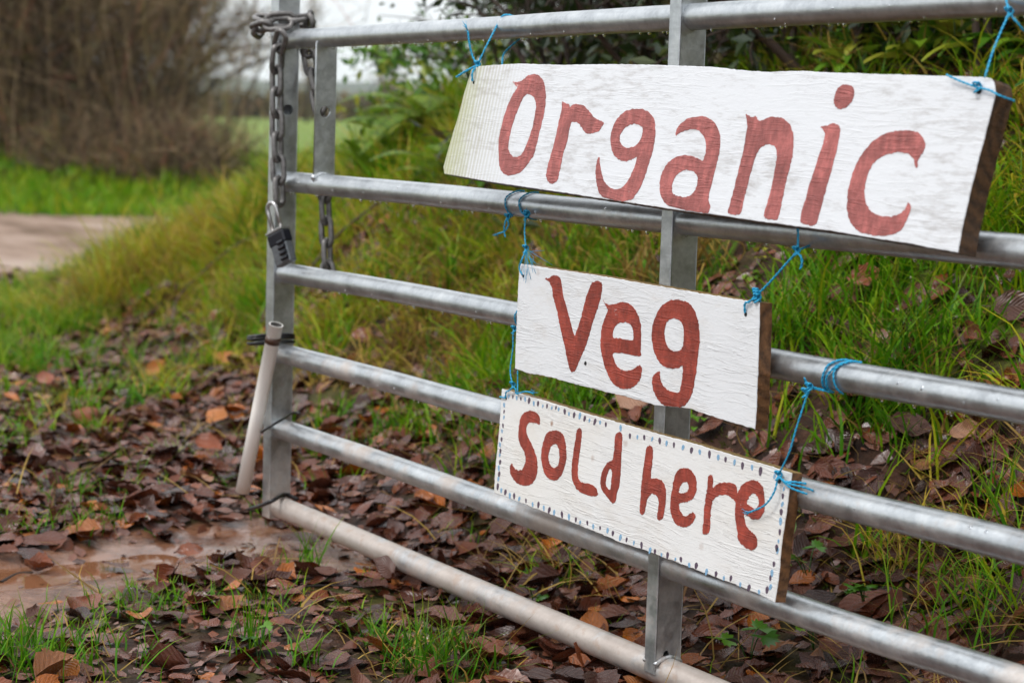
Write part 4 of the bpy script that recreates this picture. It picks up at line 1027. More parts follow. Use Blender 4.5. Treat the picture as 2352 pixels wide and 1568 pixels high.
# ------------------------------------------------------------------ the gate
gate = empty('gate', (0, 0, 0), 'galvanised steel field gate carrying three hand painted signs', 'gate')
RAILS = [(0.0210, [(0.015, 1.1038), (0.25, 1.1038), (0.88, 1.1046), (1.45, 1.1061), (3.03, 1.105)]),
         (0.0226, [(0.015, .7905), (.137, .7907), (.727, .7906), (1.051, .7880), (1.433, .7862), (2.2, .787), (3.03, .788)]),
         (0.0222, [(0.015, .5870), (.146, .5880), (.557, .5910), (.906, .5900), (1.807, .5870), (2.089, .5885), (2.283, .5898), (3.03, .591)]),
         (0.0224, [(0.015, .4050), (.155, .4055), (.567, .4068), (.949, .4056), (1.881, .4050), (2.102, .4078), (2.297, .410), (3.03, .412)]),
         (0.0228, [(0.015, .2345), (.163, .2349), (.576, .2362), (.96, .2336), (1.933, .2295), (2.311, .2350), (3.03, .236)]),
         (0.0240, [(0.015, .0560), (.318, .0566), (1.031, .0545), (1.469, .0544), (2.3, .054), (3.03, .054)])]
for r, pts in RAILS:
    P = smooth_path([np.array([a, 0, b]) for a, b in pts], 14)
    rr = r * (1 + 0.006 * np.sin(P[:, 0] * 23 + r * 9000))
    V, F = tube_path(P, rr, 28); link('rail', mesh_py('rail', V, F, [GALV]), gate)
def plate_with_holes(outline, holes, thick, to3, name, mat, parent):
    """flat plate from a 2D outline and round holes; to3 maps (a, b, c) to space"""
    cu = bpy.data.curves.new(name, 'CURVE'); cu.dimensions = '2D'; cu.fill_mode = 'BOTH'; cu.extrude = thick / 2
    for loop in [outline] + holes:
        s = cu.splines.new('POLY'); s.points.add(len(loop) - 1); s.use_cyclic_u = True
        for p, (a, b) in zip(s.points, loop): p.co = (a, b, 0, 1)
    ob = bpy.data.objects.new('tmp', cu); me = bpy.data.meshes.new_from_object(ob)
    bpy.data.objects.remove(ob); me.name = name
    me.transform(to3); me.materials.append(mat); bpy.data.curves.remove(cu)
    return link(name, me, parent) if parent is not False else me
def circ(a, b, r, n=24, sy=1.0): return [(a + r * math.cos(2 * math.pi * i / n), b + sy * r * math.sin(2 * math.pi * i / n)) for i in range(n)]
YZX = Matrix(((0, 0, 1, 0), (1, 0, 0, 0), (0, 1, 0, 0), (0, 0, 0, 1)))     # (a, b, c) -> x=c, y=a, z=b
def stile(x0, x1, z0, z1, holes, hd=0.026):
    """box section: front, back, left walls and a right wall with drilled holes"""
    w = 0.003
    parts = [box(x0, x1, -hd, -hd + w, z0, z1), box(x0, x1, hd - w, hd, z0, z1), box(x0, x0 + w, -hd + w, hd - w, z0, z1), box(x0 + w, x1 - w, -hd + w, hd - w, z1 - .012, z1 - .008)]
    V, F = join(parts); me = mesh_py('stile', V, F, [GALVD], smooth=False)
    o = link('stile', me, gate)
    m = o.modifiers.new('edge', 'BEVEL'); m.width = 0.0022; m.segments = 2; m.limit_method = 'ANGLE'
    b0 = -hd + w; b1 = hd - w
    plate_with_holes([(b0, z0), (b1, z0), (b1, z1), (b0, z1)], holes, w, Matrix.Translation((x1 - w / 2 - .0003, 0, 0)) @ YZX, 'side_plate', GALVD, o)
    return o
h1 = gy(662, 252, 0.0)
stile(0.0, 0.040, 0.03, 1.42, [circ(0.002, float(un(662, 252, (.04, 0, 0), (1, 0, 0))[2]), 0.0115)])
mz = un(1530, 1503, (1.547, 0, 0), (1, 0, 0))
stile(1.517, 1.547, 0.052, 1.42, [circ(float(mz[1]), float(mz[2]) - .002, 0.0062, 20, 1.5)])
stile(3.0, 3.035, 0.052, 1.42, [])
# short latch plate between the two top rails
q = un(747, 257, (0.17, 0, 0), (1, 0, 0))
sx0 = float(gy(722, 250, -0.022)[0])
plate_with_holes([(-0.022, .795), (0.026, .795), (0.026, 1.10), (-0.017, 1.10), (-0.022, 1.092)], [circ(0.001, float(un(745, 257, (sx0 + .003, 0, 0), (1, 0, 0))[2]), .0125)], .006,
                 Matrix.Translation((sx0 + .003, 0, 0)) @ YZX, 'latch_plate', GALVD, gate)
# weld beads
for (x, z, rr_) in ((sx0 + .003, .8135, .006), (1.517, .079, .005), (1.547, .079, .005)):
    pts = [np.array([x, -.026 + .052 * t, z - 0.006 * math.sin(math.pi * t) * 0 - 0.010 * (abs(t - .5) * 2) ** 2]) for t in np.linspace(0, 1, 12)]
    V, F = tube_path(pts, [rr_ * random.uniform(.75, 1.1) for _ in pts], 7); link('weld', mesh_py('weld', V, F, [GALVD]), gate)
# water beads along the rail undersides
acc = []
def bead(c, r, sy=1.25):
    V = []; F = []; n, m = 8, 5
    for i in range(m + 1):
        th = math.pi * i / m
        for j in range(n): V.append((c[0] + r * math.sin(th) * math.cos(j * 2 * math.pi / n), c[1] + r * math.sin(th) * math.sin(j * 2 * math.pi / n), c[2] + sy * r * math.cos(th)))
    for i in range(m):
        for j in range(n): F.append((i * n + j, i * n + (j + 1) % n, (i + 1) * n + (j + 1) % n, (i + 1) * n + j))
    return np.array(V), F
wb = []
for r, pts in RAILS[:4]:
    xs = np.array([p[0] for p in pts]); zs = np.array([p[1] for p in pts]); x = 0.08
    while x < 2.9:
        z = float(np.interp(x, xs, zs)); rd = random.uniform(.0014, .0034)
        wb.append(bead((x, random.uniform(-.006, .002), z - r - rd * .35), rd)); x += random.choice([.012, .018, .025, .04, .06, .11])
    for _ in range(26):
        a = random.uniform(-1.2, .9); x = random.uniform(.1, 2.6); z = float(np.interp(x, xs, zs))
        wb.append(bead((x, -r * math.cos(a), z + r * math.sin(a)), random.uniform(.0010, .0022), 1.5))
V, F = join(wb); o = link('water_drops', mesh_py('water_drops', V, F, [WATER]), gate); o['kind'] = 'stuff'

# ------------------------------------------------------------------ signs
def cm(name, sx, ox, oy):
    """points read from an enlarged part of the photograph -> picture units"""
    return lambda p: ((ox + p[0] / sx) / 1.74150, (oy + p[1] / sx) / 1.74150)
C1 = cm('', 0.98164, 1700, 200); C2 = cm('', 1.80923, 1900, 980); C3 = cm('', 1.56786, 1900, 1500); C5 = cm('', 1.74231, 1400, 0)
NA = lambda p: (p[0] / 1.74150, p[1] / 1.74150)
class Sign:
    def __init__(s, name, TL, TR, BL, BR, yfront, tilt, yaw, thick, label):
        s.n = np.array([math.sin(yaw) * math.cos(tilt), -math.cos(yaw) * math.cos(tilt), math.sin(tilt)])
        s.o = gy(*TL, yfront); s.t = thick
        a = un(*TR, s.o, s.n); u = a - s.o; s.u = u / np.linalg.norm(u); s.v = np.cross(s.n, s.u)
        s.mw = Matrix(((s.u[0], s.v[0], s.n[0], s.o[0]), (s.u[1], s.v[1], s.n[1], s.o[1]), (s.u[2], s.v[2], s.n[2], s.o[2]), (0, 0, 0, 1)))
        s.e = empty(name, s.o, label, 'sign', mw=s.mw)
    def loc(s, p):
        P = un(*p, s.o, s.n) - s.o; return (float(P @ s.u), float(P @ s.v))
    def world(s, a, b, c=0.0): return s.o + a * s.u + b * s.v + c * s.n
    def board(s, outline, mats, jit=0.00035, step=0.006):
        pts = [s.loc(p) for p in outline]; P = []
        for i in range(len(pts)):
            a, b = np.array(pts[i]), np.array(pts[(i + 1) % len(pts)]); n = max(1, int(np.linalg.norm(b - a) / step))
            for k in range(n):
                q = a + (b - a) * k / n; nz = random.gauss(0, jit) if k else 0
                d = (b - a) / np.linalg.norm(b - a); P.append(q + np.array([d[1], -d[0]]) * nz)
        P = np.array(P); area = 0.5 * np.sum(P[:, 0] * np.roll(P[:, 1], -1) - np.roll(P[:, 0], -1) * P[:, 1])
        if area < 0: P = P[::-1]
        T = np.roll(P, -1, 0) - np.roll(P, 1, 0); T /= np.linalg.norm(T, axis=1, keepdims=True); Nn = np.stack([T[:, 1], -T[:, 0]], -1)
        n = len(P); e = 0.0009
        rings = [(P - Nn * e, 0.0), (P, -e), (P, -s.t + e), (P - Nn * e, -s.t)]
        V = [(q[0], q[1], z) for R_, z in rings for q in R_]; F = []; fm = []
        tess = geometry.tessellate_polygon([[Vector((q[0], q[1], 0)) for q in rings[0][0]]])
        for t in tess:
            a_, b_, c_ = [Vector(V[i]) for i in t]
            if (b_ - a_).cross(c_ - a_).z < 0: t = t[::-1]
            F.append(tuple(t)); fm.append(0); F.append(tuple(i + 3 * n for i in t[::-1])); fm.append(1)
        for r in range(3):
            for i in range(n):
                j = (i + 1) % n; F.append((r * n + i, (r + 1) * n + i, (r + 1) * n + j, r * n + j))
                ny = Nn[i, 1]; fm.append(0 if r == 0 else (2 if ny > 0.6 else 1))
        me = mesh_py('board', V, F, mats, smooth=False, fmat=fm); return link('board', me, s.e)
    def paint(s, name, outline, holes, mat, conv, th=0.0011, dense=5, jit=0.0005):
        loops = []
        for L_ in [outline] + holes:
            pts = np.array([s.loc(conv(p)) for p in L_]); n = len(pts); out = []
            for i in range(n):
                a, b, c, d = pts[i - 1], pts[i], pts[(i + 1) % n], pts[(i + 2) % n]
                for k in range(dense):
                    t = k / dense; q = 0.5 * ((2 * b) + (c - a) * t + (2 * a - 5 * b + 4 * c - d) * t * t + (3 * b - a - 3 * c + d) * t ** 3)
                    out.append((q[0] + random.gauss(0, jit), q[1] + random.gauss(0, jit)))
            loops.append(out)
        return plate_with_holes(loops[0], loops[1:], th, Matrix.Identity(4), name, mat, s.e)
    def dot(s, p, conv, mesh, name='painted_dot'):
        a, b = s.loc(conv(p)); o = link(name, mesh, s.e); o.location = (a, b, 0); o.rotation_euler = (0, 0, random.uniform(-.4, .4))
        k = random.uniform(.7, 1.25); o.scale = (k, k * random.uniform(.85, 1.2), 1)

S1 = Sign('organic_sign', NA((1888, 267)), NA((3972, 318)), NA((1776, 696)), NA((3831, 1010)), -0.064, math.radians(11.0), math.radians(2.0), .034,
          'long weathered white board lettered Organic, tied to the top rail')
top1 = [(1888, 267), (1980, 260), (2084, 255), (2170, 258), (2247, 260), (2350, 258), (2458, 257), (2620, 260), (2700, 263), (2800, 266), (2848, 268), (2955, 280), (3010, 285), (3080, 289),
        (3100, 287), (3210, 283.7), (3310, 290), (3442, 293.8), (3560, 298), (3709, 302.7), (3850, 306), (3946, 310), (3966, 316), (3976, 332)]
rgt1 = [(3979, 350), (3982, 378), (3972, 414), (3941, 536), (3911, 648), (3880, 770), (3850, 903), (3831, 1010)]
bot1 = [(3760, 998), (3635, 974), (3480, 951), (3330, 925), (3170, 904), (3024, 884.6), (2870, 861), (2718, 842), (2560, 818), (2413, 796), (2210, 765), (2005, 735), (1880, 714), (1776, 696)]
lft1 = [(1773, 668), (1800, 570), (1832, 465), (1860, 360)]
S1.board([NA(p) for p in top1 + rgt1 + bot1 + lft1], [B_ORG.m, WOODD, WOODD], 0.00025)
o_out = [(1137, 572), (1155, 574), (1190, 568), (1215, 548), (1245, 528), (1285, 520), (1318, 528), (1348, 562), (1360, 610), (1365, 680), (1358, 760), (1335, 870), (1305, 990), (1280, 1080), (1255, 1120), (1200, 1190), (1155, 1215), (1105, 1225), (1070, 1208), (1045, 1165), (1038, 1100), (1036, 1020), (1045, 930), (1070, 830), (1095, 750), (1130, 670), (1168, 608), (1155, 600), (1145, 585)]
o_in = [(1243, 657), (1215, 672), (1185, 730), (1150, 820), (1125, 900), (1108, 985), (1105, 1040), (1125, 1080), (1150, 1095), (1195, 1078), (1230, 1010), (1260, 930), (1285, 830), (1297, 750), (1292, 700), (1270, 668)]
S1.paint('letter', o_out, [o_in], RED1, C5)
S1.paint('letter', [(1480, 710), (1500, 722), (1525, 725), (1530, 740), (1535, 748), (1560, 728), (1600, 728), (1640, 745), (1670, 780), (1700, 815), (1740, 842), (1769, 860), (1755, 885), (1735, 915), (1700, 928), (1665, 935), (1635, 920), (1612, 885), (1590, 858), (1545, 855), (1530, 900), (1515, 985), (1490, 1060), (1475, 1130), (1455, 1220), (1443, 1262), (1415, 1280), (1390, 1275), (1370, 1240), (1372, 1195), (1395, 1100), (1420, 1010), (1445, 900), (1465, 810), (1478, 750)], [], RED1, C5)
S1.paint('letter', [(818, 232), (790, 240), (762, 262), (742, 295), (730, 335), (730, 375), (742, 412), (765, 432), (792, 437), (815, 428), (833, 422), (826, 450), (812, 484), (795, 517), (775, 540), (750, 548), (725, 540), (705, 515), (693, 480), (687, 445), (685, 422), (677, 432), (671, 470), (672, 510), (680, 548), (695, 575), (725, 585), (765, 592), (792, 592), (818, 582), (845, 540), (865, 490), (885, 430), (900, 370), (905, 320), (902, 280), (885, 250), (855, 234)],
         [[(820, 291), (790, 303), (768, 330), (765, 357), (777, 377), (797, 384), (822, 379), (841, 362), (853, 335), (856, 312), (845, 296)]], RED1, C1)
S1.paint('letter', [(985, 335), (990, 310), (1005, 290), (1035, 270), (1075, 261), (1110, 266), (1140, 290), (1157, 330), (1159, 380), (1150, 430), (1135, 490), (1120, 550), (1113, 590), (1120, 615), (1112, 640), (1095, 638), (1040, 632), (985, 620), (950, 606), (930, 580), (922, 540), (927, 495), (945, 455), (975, 428), (1010, 415), (1045, 416), (1072, 426), (1090, 436), (1099, 415), (1104, 385), (1100, 350), (1085, 325), (1065, 312), (1040, 313), (1010, 322)],
         [[(1020, 473), (995, 485), (977, 510), (970, 540), (972, 562), (990, 573), (1020, 577), (1045, 570), (1062, 548), (1070, 515), (1068, 492), (1050, 476)]], RED1, C1)
S1.paint('letter', [(1260, 255), (1278, 262), (1300, 262), (1308, 275), (1322, 278), (1345, 266), (1375, 263), (1405, 268), (1432, 292), (1446, 330), (1447, 380), (1440, 430), (1428, 480), (1415, 530), (1405, 580), (1395, 630), (1385, 665), (1370, 668), (1340, 662), (1331, 648), (1345, 600), (1360, 540), (1373, 480), (1382, 420), (1378, 385), (1360, 372), (1340, 372), (1315, 388), (1295, 430), (1275, 500), (1262, 550), (1250, 600), (1240, 640), (1225, 648), (1192, 640), (1197, 610), (1215, 540), (1235, 460), (1252, 390), (1262, 330), (1266, 290)], [], RED1, C1)
S1.paint('letter', [(1555, 303), (1575, 298), (1600, 290), (1620, 294), (1630, 310), (1628, 345), (1615, 400), (1600, 460), (1580, 530), (1560, 600), (1545, 660), (1530, 688), (1505, 688), (1480, 680), (1476, 655), (1490, 600), (1510, 530), (1530, 470), (1552, 400), (1567, 355), (1570, 325)], [], RED1, C1)
S1.paint('letter_dot', [(1650, 136), (1628, 145), (1612, 170), (1606, 205), (1618, 228), (1640, 233), (1662, 220), (1680, 195), (1687, 165), (1675, 143)], [], RED1, C1)
S1.paint('letter', [(1880, 317), (1840, 320), (1795, 335), (1755, 365), (1715, 410), (1685, 470), (1665, 540), (1658, 600), (1662, 650), (1680, 690), (1710, 715), (1750, 726), (1790, 730), (1835, 725), (1870, 705), (1893, 665), (1908, 625), (1897, 598), (1885, 625), (1860, 645), (1825, 653), (1790, 650), (1755, 635), (1732, 600), (1727, 550), (1735, 500), (1755, 455), (1785, 425), (1825, 408), (1865, 403), (1895, 408), (1915, 425), (1930, 465), (1937, 430), (1955, 405), (1965, 375), (1958, 348), (1935, 325), (1905, 317)], [], RED1, C1)

S2 = Sign('veg_sign', C2((325, 135)), C2((2058, 418)), C2((290, 895)), C2((2030, 1330)), -0.054, math.radians(1.5), 0.0, .0245,
          'short rough sawn white board lettered Veg, hanging below the long board')
S2.board([C2(p) for p in [(325, 135), (600, 178), (840, 212), (1150, 265), (1280, 290), (1500, 325), (1640, 350), (1850, 385), (2058, 418), (2056, 600), (2050, 800), (2042, 1000), (2035, 1200), (2024, 1332), (1850, 1282), (1700, 1235), (1560, 1185), (1310, 1160), (1100, 1100), (900, 1050), (700, 1000), (540, 955), (370, 925), (288, 892), (292, 780), (298, 600), (306, 420), (312, 280)]],
         [B_VEG.m, WOODW, WOODT])
S2.paint('letter', [(510, 243), (540, 238), (560, 222), (595, 222), (615, 240), (625, 270), (632, 310), (640, 370), (660, 440), (680, 510), (700, 590), (720, 655), (735, 625), (752, 580), (775, 500), (795, 420), (815, 350), (835, 300), (855, 268), (885, 260), (912, 268), (922, 290), (918, 340), (905, 400), (890, 450), (870, 510), (848, 570), (830, 640), (808, 710), (785, 770), (762, 820), (742, 870), (728, 905), (705, 918), (690, 905), (678, 870), (665, 810), (655, 750), (640, 690), (628, 640), (610, 560), (598, 490), (580, 420), (565, 370), (560, 320), (548, 285), (535, 262)], [], RED2, C2)
S2.paint('letter', [(928, 400), (948, 422), (975, 432), (1015, 425), (1060, 412), (1105, 420), (1145, 450), (1175, 495), (1195, 550), (1203, 620), (1203, 700), (1200, 760), (1198, 803), (1130, 795), (1060, 780), (1000, 783), (1005, 820), (1020, 860), (1045, 893), (1080, 908), (1120, 905), (1155, 893), (1180, 875), (1195, 868), (1208, 890), (1205, 930), (1195, 970), (1170, 1005), (1135, 1030), (1095, 1040), (1050, 1035), (1005, 1005), (970, 950), (945, 890), (925, 820), (912, 760), (910, 690), (918, 610), (932, 550), (955, 495), (962, 470), (945, 435)],
         [[(1065, 560), (1030, 572), (1012, 590), (1002, 620), (997, 660), (1008, 672), (1050, 675), (1100, 685), (1143, 689), (1148, 650), (1142, 605), (1125, 575), (1095, 558)]], RED2, C2)
S2.paint('letter', [(1440, 395), (1395, 410), (1350, 445), (1315, 500), (1290, 570), (1280, 640), (1285, 710), (1300, 780), (1335, 845), (1375, 880), (1420, 892), (1470, 890), (1502, 870), (1503, 920), (1500, 970), (1490, 1020), (1478, 1060), (1440, 1063), (1400, 1050), (1365, 1020), (1345, 980), (1338, 940), (1336, 912), (1310, 925), (1290, 950), (1282, 985), (1290, 1040), (1310, 1090), (1335, 1130), (1370, 1158), (1420, 1168), (1480, 1172), (1520, 1160), (1550, 1120), (1575, 1060), (1592, 980), (1605, 900), (1610, 830), (1620, 750), (1628, 690), (1625, 620), (1618, 560), (1600, 500), (1575, 450), (1540, 415), (1490, 398)],
         [[(1425, 533), (1395, 550), (1378, 590), (1372, 640), (1378, 690), (1395, 735), (1425, 762), (1460, 768), (1490, 755), (1508, 720), (1512, 660), (1510, 600), (1495, 560), (1465, 538)]], RED2, C2)

S3 = Sign('sold_here_sign', C3((168, 85)), C3((1985, 612)), C3((118, 738)), C3((1880, 1425)), -0.046, math.radians(4.5), math.radians(0.8), .021,
          'cream white board lettered Sold here with a dotted border, lowest of the three')
S3.board([C3(p) for p in [(168, 85), (400, 148), (700, 240), (1000, 325), (1300, 408), (1600, 495), (1850, 570), (1987, 614), (1975, 690), (1965, 760), (1950, 880), (1930, 1000), (1915, 1130), (1908, 1230), (1893, 1340), (1880, 1425), (1780, 1372), (1600, 1300), (1400, 1225), (1200, 1150), (1060, 1095), (900, 1045), (850, 1020), (600, 920), (400, 845), (200, 765), (118, 735), (125, 600), (145, 400), (158, 240)]],
         [B_SOLD.m, WOODW, WOODT])
for out, holes in (
    ([(345, 222), (315, 232), (292, 258), (280, 300), (274, 350), (274, 400), (290, 445), (310, 480), (318, 520), (312, 560), (295, 592), (270, 595), (245, 580), (232, 555), (220, 575), (222, 610), (235, 640), (258, 670), (285, 688), (320, 692), (355, 680), (378, 650), (390, 610), (393, 560), (385, 510), (370, 465), (350, 420), (330, 380), (322, 340), (330, 308), (350, 295), (380, 298), (405, 308), (408, 280), (400, 250), (375, 230)], []),
    ([(490, 347), (455, 360), (435, 400), (420, 460), (417, 530), (430, 600), (455, 640), (490, 658), (515, 655), (540, 630), (560, 580), (574, 520), (572, 450), (560, 390), (540, 358), (515, 347)], [[(500, 432), (480, 445), (467, 475), (460, 510), (468, 550), (485, 575), (505, 578), (525, 555), (530, 510), (528, 465), (515, 438)]]),
    ([(655, 332), (640, 345), (632, 400), (622, 460), (612, 530), (607, 600), (610, 650), (625, 690), (650, 725), (690, 745), (740, 757), (765, 755), (770, 735), (755, 700), (730, 685), (690, 675), (665, 668), (648, 640), (645, 590), (652, 530), (660, 470), (667, 410), (670, 360), (665, 338)], []),
    ([(905, 357), (885, 368), (878, 400), (875, 450), (870, 500), (862, 530), (835, 545), (810, 580), (793, 630), (787, 680), (800, 725), (830, 765), (855, 795), (870, 802), (885, 780), (890, 740), (905, 690), (912, 640), (915, 580), (918, 510), (922, 440), (925, 390), (920, 365)], [[(850, 585), (835, 605), (825, 640), (822, 680), (830, 705), (850, 715), (855, 670), (860, 620), (857, 595)]]),
    ([(1090, 442), (1075, 460), (1067, 520), (1055, 600), (1045, 680), (1040, 760), (1035, 830), (1037, 865), (1055, 873), (1065, 855), (1075, 810), (1085, 770), (1105, 745), (1125, 745), (1145, 765), (1155, 800), (1148, 850), (1143, 895), (1160, 908), (1180, 890), (1190, 840), (1198, 780), (1198, 720), (1180, 670), (1150, 648), (1105, 642), (1108, 580), (1115, 520), (1117, 480), (1110, 450)], []),
    ([(1310, 583), (1275, 595), (1252, 640), (1240, 700), (1228, 770), (1225, 830), (1235, 880), (1255, 925), (1290, 948), (1330, 950), (1360, 930), (1378, 900), (1382, 875), (1365, 860), (1345, 870), (1322, 885), (1300, 870), (1285, 840), (1280, 802), (1300, 798), (1340, 790), (1370, 770), (1388, 730), (1390, 680), (1380, 630), (1355, 595), (1335, 583)], [[(1325, 668), (1302, 675), (1285, 705), (1280, 735), (1305, 740), (1330, 730), (1342, 705), (1337, 680)]]),
    ([(1475, 625), (1462, 640), (1458, 700), (1448, 760), (1440, 830), (1435, 890), (1430, 950), (1428, 990), (1448, 998), (1465, 985), (1475, 950), (1478, 880), (1485, 820), (1500, 775), (1530, 755), (1570, 750), (1600, 760), (1622, 780), (1640, 798), (1645, 750), (1640, 700), (1620, 678), (1580, 672), (1540, 675), (1510, 690), (1492, 705), (1495, 660), (1490, 632)], []),
    ([(1740, 658), (1700, 668), (1670, 695), (1650, 735), (1638, 790), (1632, 850), (1635, 910), (1645, 970), (1652, 1030), (1665, 1050), (1690, 1075), (1720, 1092), (1750, 1093), (1770, 1070), (1770, 1030), (1755, 1000), (1730, 980), (1710, 955), (1695, 920), (1688, 872), (1705, 882), (1740, 900), (1775, 903), (1800, 880), (1815, 840), (1817, 780), (1810, 720), (1795, 685), (1770, 662)], [[(1737, 742), (1720, 765), (1704, 800), (1728, 820), (1760, 838), (1778, 815), (1780, 785), (1770, 757), (1754, 743)]])):
    S3.paint('letter', out, holes, RED2, C3)
def dot_mesh(mat, r):
    return plate_with_holes([(r * .62 * math.cos(a) * (1 + .12 * math.sin(3 * a)), r * math.sin(a)) for a in np.linspace(0, 2 * math.pi, 14, endpoint=False)], [], .0010, Matrix.Identity(4), 'painted_dot', mat, False)
DB, DD = dot_mesh(DOTB, .0044), dot_mesh(DOTD, .0050)
dark = [(238, 135), (288, 147), (340, 160), (396, 178), (452, 194), (508, 204), (563, 228), (622, 250), (688, 272), (752, 292), (821, 309), (972, 381), (1062, 390), (1159, 411), (1248, 437), (1358, 471), (1471, 496), (1572, 528), (1678, 567), (1791, 602),
        (1931, 757), (1921, 857), (1912, 982), (1893, 1083), (1875, 1183), (1853, 1270), (1832, 1345), (183, 228), (176, 316), (167, 402), (160, 475), (158, 545), (152, 620),
        (143, 698), (191, 733), (246, 757), (320, 786), (398, 812), (466, 845), (546, 873), (633, 905), (705, 925), (785, 957), (865, 990), (951, 1030), (1045, 1065), (1129, 1105), (1208, 1128), (1292, 1154), (1388, 1193), (1512, 1245), (1605, 1272), (1718, 1332)]
blue = [(213, 133), (262, 142), (315, 150), (369, 177), (426, 194), (482, 205), (525, 213), (590, 243), (658, 255), (718, 283), (785, 296), (914, 331), (1019, 388), (1112, 400), (1202, 427), (1305, 453), (1410, 481), (1526, 515), (1628, 546), (1738, 578), (1879, 633),
        (1938, 712), (1928, 808), (1917, 915), (1904, 1040), (1898, 1100), (1863, 1240), (1853, 1327), (183, 187), (182, 264), (170, 350), (157, 435), (156, 500), (150, 582), (147, 650),
        (165, 722), (219, 755), (278, 774), (362, 810), (432, 832), (497, 860), (590, 888), (660, 922), (742, 948), (832, 973), (912, 1017), (997, 1050), (1098, 1098), (1170, 1125), (1257, 1152), (1344, 1190), (1452, 1232), (1561, 1272), (1664, 1312), (1782, 1358)]
for p in dark: S3.dot(p, C3, DD)
for p in blue: S3.dot(p, C3, DB)

# ------------------------------------------------------------------ blue twine
def twine(name, label, strands, r=0.0014, knots=(), frays=()):
    """strands: lists of world points; knots: centres; frays: (point, direction, length)"""
    P0 = np.array(strands[0][0], float); o = empty(name, P0, label, 'twine')
    for st in strands:
        Q = smooth_path(st, 8)
        for ph in (0, math.pi):                       # two plies twisted round each other
            L_ = np.concatenate([[0], np.cumsum(np.linalg.norm(np.diff(Q, axis=0), axis=1))]); T = np.gradient(Q, axis=0); T /= np.linalg.norm(T, axis=1, keepdims=True) + 1e-9
            a = np.cross(T, [0.3, 0.9, 0.1]); a /= np.linalg.norm(a, axis=1, keepdims=True); b = np.cross(T, a); g = L_ * 420 + ph
            V, F = tube_path(Q + r * .55 * (a * np.cos(g)[:, None] + b * np.sin(g)[:, None]), r * .72, 6)
            link('strand', mesh_py('strand', V - P0, F, [TWINE]), o)
    for c in knots:
        c = np.array(c); t = np.linspace(0, 4 * math.pi, 34)
        K = c + np.stack([.0042 * np.sin(t) , .0036 * np.cos(t * 1.5), .0065 * np.sin(t * .75 + .4)], -1)
        V, F = tube_path(K, r * 1.05, 6); link('knot', mesh_py('knot', V - P0, F, [TWINE]), o)
    for (c, d, L_) in frays:
        parts = []; c = np.array(c, float); d = np.array(d, float); d /= np.linalg.norm(d)
        for _ in range(9):
            e = d + rng.normal(0, .22, 3); parts.append(tube_path([c, c + e * L_ * .5, c + (e + rng.normal(0, .2, 3)) * L_], r * .28, 4))
        V, F = join(parts); f = link('frayed_end', mesh_py('frayed_end', V - P0, F, [TWINE]), o); f['kind'] = 'stuff'
    return o
def hoop(x, z, r, a0, a1, n=7, dx=0.0):
    """points round a rail; angle 0 = front, 90 = top (degrees)"""
    return [np.array([x + dx * k / (n - 1), -r * math.cos(math.radians(a)), z + r * math.sin(math.radians(a))]) for k, a in enumerate(np.linspace(a0, a1, n))]
F1 = -0.066
hole = lambda S, p: S.world(*S.loc(p), 0.001)
def onS(S, X, Y, c=0.003): return S.world(*S.loc((X, Y)), c)
# 1: left tie of the long sign
x1 = float(gy(1140, 60, -.02)[0])
k1 = gy(1096, 150, -.060)
twine('twine', 'blue twine tying left end of the long sign to the top rail', [
    [onS(S1, 1088, 188), onS(S1, 1092, 168, .006), k1, gy(1118, 105, -.045), gy(1136, 70, -.026), gy(1150, 44, -.012)] + hoop(float(gy(1150, 44, -.012)[0]), 1.1045, .0228, 80, 215, 5, .03) + [gy(1160, 120, .018), gy(1153, 150, .0)],
    [k1, gy(1085, 128, -.062), gy(1078, 100, -.066), gy(1075, 72, -.068)],
    [k1, onS(S1, 1078, 168, .01), onS(S1, 1061, 181, .012)]], knots=[k1, k1 + np.array([0.004, 0, -.008])], frays=[(gy(1075, 72, -.068), (-.4, -.2, .6), .012)], r=.0018)
# 2: right tie
k2 = onS(S1, 2250, 203, .005)
twine('twine', 'blue twine tying the right end of the long sign to the top rail', [
    [onS(S1, 2250, 207, .002), k2, onS(S1, 2215, 190, .006), onS(S1, 2186, 176, .010)],
    [k2, onS(S1, 2280, 210, .006), onS(S1, 2300, 221, .004), onS(S1, 2311, 226, -.016)],
    [gy(2262, 178, -.095), gy(2280, 120, -.075), gy(2300, 70, -.055), gy(2317, 30, -.034), gy(2312, 5, -.026), gy(2309, -20, -.018)],
    [gy(2317, 30, -.034), gy(2336, 52, -.03), gy(2352, 72, -.02)]], knots=[k2, gy(2317, 30, -.034)])
